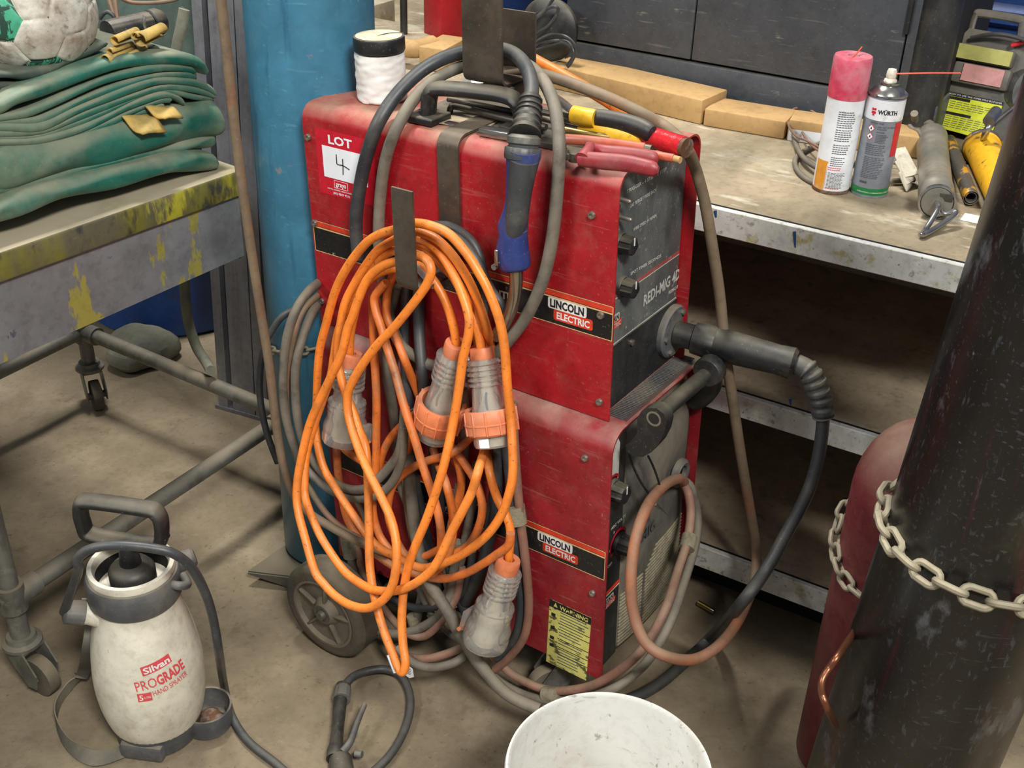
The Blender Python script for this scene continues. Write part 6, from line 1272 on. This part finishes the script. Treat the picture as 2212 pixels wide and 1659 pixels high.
# outlet neck and nut
nd = Vector((-.86, -.36, .35)).normalized(); n0 = SBp(-.040, -.024, .265)
g = G(); g.lathe(zframe(n0, nd), [(.024, 0), (.020, .018), (.0175, .028), (.0175, .036), (0, .036)], 28); obj('outlet_neck', g, M['bottle'], root)
g = G(); g.lathe(zframe(n0 + nd * .034, nd), [(0, 0), (.0195, 0), (.0195, .004), (.0180, .028), (.012, .031), (0, .031)], 40, mod=lambda r_, z, a_: r_ * (1 + .04 * (sin(16 * a_) > 0))); obj('outlet_nut', g, M['greyplastic'], root)
g = G(); g.lathe(zframe(SBp(.052, .036, .315), (.8, .35, .2)), [(0, 0), (.016, 0), (.016, .030), (.012, .034), (0, .034)], 20); obj('relief_valve', g, M['greyplastic'], root)
e0 = n0 + nd * .064
hs = [e0, Dp(168, 1236, 1.701), Dp(168, 1208, 1.680), Dp(195, 1186, 1.670), Dp(250, 1178, 1.664), Dp(320, 1183, 1.670), Dp(375, 1196, 1.680), Dp(415, 1228, 1.706), Dp(445, 1285, 1.743), Dp(462, 1345, 1.785), Dp(473, 1410, 1.827), Gf(484, 1480, .03), Gf(500, 1545, .010), Gf(535, 1600, .008), Gf(590, 1645, .008), Gf(650, 1690, .008), Gf(730, 1705, .008), Gf(800, 1672, .008), Gf(850, 1622, .008), Gf(880, 1560, .009), Gf(886, 1505, .012), Gf(868, 1462, .016), Gf(835, 1446, .018), Gf(795, 1449, .02), Gf(762, 1462, .022), Gf(744, 1484, .022)]
g = G(); g.tube([Vector((p.x, p.y, max(p.z, ZF + .0085))) for p in hs], .0072, 14, smooth=7); obj('hose', g, M['darkcable'], root)
def GF(x, y, z=.02): return Gf(x, y, z)
g = G(); g.tube([GF(742, 1482), GF(736, 1505), GF(731, 1560), GF(727, 1600), GF(724, 1640, .018)], lambda t: .0150 if t > .86 else (.0135 if (t < .16 or t > .80) else .0115 + .001 * sin(8 * t)), 24, smooth=6); obj('gun_grip', g, M['black'], root)
g = G(); a, b = GF(742, 1482), GF(737, 1512); g.lathe(zframe(a, b - a), [(0, -.002), (.011, 0), (.0148, .010), (.0155, (b - a).length), (.0, (b - a).length)], 40, mod=lambda r_, z, a_: r_ * (1 + .05 * (sin(14 * a_) > 0))); obj('grip_nut', g, M['greyplastic'], root)
g = G(); g.tube([GF(740, 1625, .024), GF(758, 1600, .030), GF(772, 1560, .036), GF(788, 1522, .040)], lambda t: .0085 - .003 * t, 14, smooth=6, ell=(1, .75)); obj('trigger_lever', g, M['greyplastic'], root)
g = G(); g.tube([GF(735, 1640, .018), GF(742, 1685, .018)], lambda t: .019 + .0015 * sin(40 * t), 22, smooth=0); obj('valve_body', g, M['black'], root)
g = G(); g.lathe(zframe(GF(768, 1628, .026), (1, -.3, .2)), [(0, 0), (.006, 0), (.006, .012), (0, .012)], 12); obj('lock_clip', g, M['greyplastic'], root)
# strap ribbon
def ribbon(g, pts, w_, axs, th=.002):
    P = catmull(pts, 7); A = catmull([Vector(a_) for a_ in axs], 7); vs = []
    for i, p in enumerate(P):
        T = (P[min(i + 1, len(P) - 1)] - P[max(i - 1, 0)]).normalized(); x_ = A[i] - T * A[i].dot(T); x_.normalize(); n_ = T.cross(x_)
        for a_, b_ in ((-1, -1), (1, -1), (1, 1), (-1, 1)): q = p + x_ * (w_ / 2 * a_) + n_ * (th / 2 * b_); vs.append(Vector((q.x, q.y, max(q.z, ZF + .002 + .001 * (b_ + 1)))))
    fs = [[i * 4 + k, i * 4 + (k + 1) % 4, (i + 1) * 4 + (k + 1) % 4, (i + 1) * 4 + k] for i in range(len(P) - 1) for k in range(4)] + [[3, 2, 1, 0], [(len(P) - 1) * 4 + k for k in range(4)]]
    g.add(vs, fs)
g = G(); xr = (1, 0, 0); zr = (.3, .2, 1)
ribbon(g, [SBp(-.062, -.020, .290), Dp(199, 1300, 1.869), Dp(200, 1350, 1.890), Dp(194, 1400, 1.901), Gf(182, 1450, .05), Gf(150, 1482, .025), Gf(125, 1520, .018), Gf(122, 1560, .016), Gf(145, 1605, .016), Gf(185, 1632, .014), Gf(225, 1637, .010), Gf(290, 1612, .008), SBp(-.03, -.045, .012)], .025, [xr, xr, xr, xr, (.8, 0, .5), zr, (0, 0, 1), (0, .2, 1), (.1, .3, 1), (.1, .6, .8), (0, 1, .2), (0, 1, .1), (0, 1, .1)]); obj('shoulder_strap', g, M['webbing'], root)
# printing on the tank
ta_ = atan2(CAMP.y - SB.y, CAMP.x - SB.x)
PS = .95
def tk(X0, Z0, rot=0.0, hgt=.0006):
    X0 = X0 * PS + .004; Z0 = .174 + (Z0 - .12) * PS
    cr, sr_ = cos(rot), sin(rot)
    def fn(x, y, h):
        x *= PS; y *= PS; xx = x * cr - y * sr_; yy = x * sr_ + y * cr; z = Z0 + yy; r_ = rz(z) + hgt + h; a_ = ta_ + (X0 + xx) / .084; return SBp(r_ * cos(a_), r_ * sin(a_), z)
    return fn
ro = .16
g = G(); f_ = tk(-.016, .140, ro + .02)
for i in range(8):
    x0 = .052 * i / 8; x1 = .052 * (i + 1) / 8; g.add([f_(x0, 0, 0), f_(x1, 0, 0), f_(x1, .0165, 0), f_(x0, .0165, 0)], [[0, 1, 2, 3]], 0)
g.text('Silvan', tk(-.0135, .1435, ro + .02, .0009), .0155, 1, .03, width=.046)
g.text('PRO', tk(-.029, .112, ro - .02), .027, 0, .0, width=.034); g.text('GRADE', tk(.006, .1165, ro + .02), .027, 0, .035, width=.050)
g.text('HAND SPRAYER', tk(-.004, .0985, ro), .0150, 0, .0, width=.061)
f_ = tk(-.029, .091, .02)
for i in range(4):
    x0 = .022 * i / 4; x1 = .022 * (i + 1) / 4; g.add([f_(x0, 0, 0), f_(x1, 0, 0), f_(x1, .0165, 0), f_(x0, .0165, 0)], [[0, 1, 2, 3]], 0)
g.text('5', tk(-.027, .0945, 0, .0009), .0150, 1, .01); g.text('LITRE', tk(-.0185, .0975, 0, .0009), .0055, 1, .0, width=.010)
obj('tank_print', g, [M['inkred'], M['white']], root)

# ================================================================== BUCKET
BC = Vector((.142, 1.052, ZF)); BT = Matrix.Translation(BC) @ Matrix.Diagonal((.975, .975, 1.275, 1))
root = thing('plastic_bucket', 'scuffed white plastic bucket in the foreground, seen from above', 'bucket', BC)
g = G(); g.shell(BT, [(.0, .0), (.108, .0), (.112, .004), (.1335, .262), (.1375, .264), (.1390, .268), (.1375, .273), (.1345, .2735), (.1310, .270), (.1085, .010), (.0, .008)], 96); obj('bucket_wall', g, M['bucket'], root)
g = G()
g.shell(BT, [(.1330, .236), (.1385, .236), (.1385, .240), (.1334, .240)], 96); obj('reinforcing_rib', g, M['bucket'], root)

# small litter on the floor
g = G(); a, b = Gf(1508, 1302, .008), Gf(1536, 1318, .008); g.tube([a, b], .006, 12, smooth=0); r1 = tag(obj('pocket_lighter', g, M['brass']), 'small lighter lying on the floor right of the welder', 'lighter')
g = G(); g.tube([b, b + (b - a) * .25], .0058, 12, smooth=0); obj('lighter_head', g, M['tin'], r1)
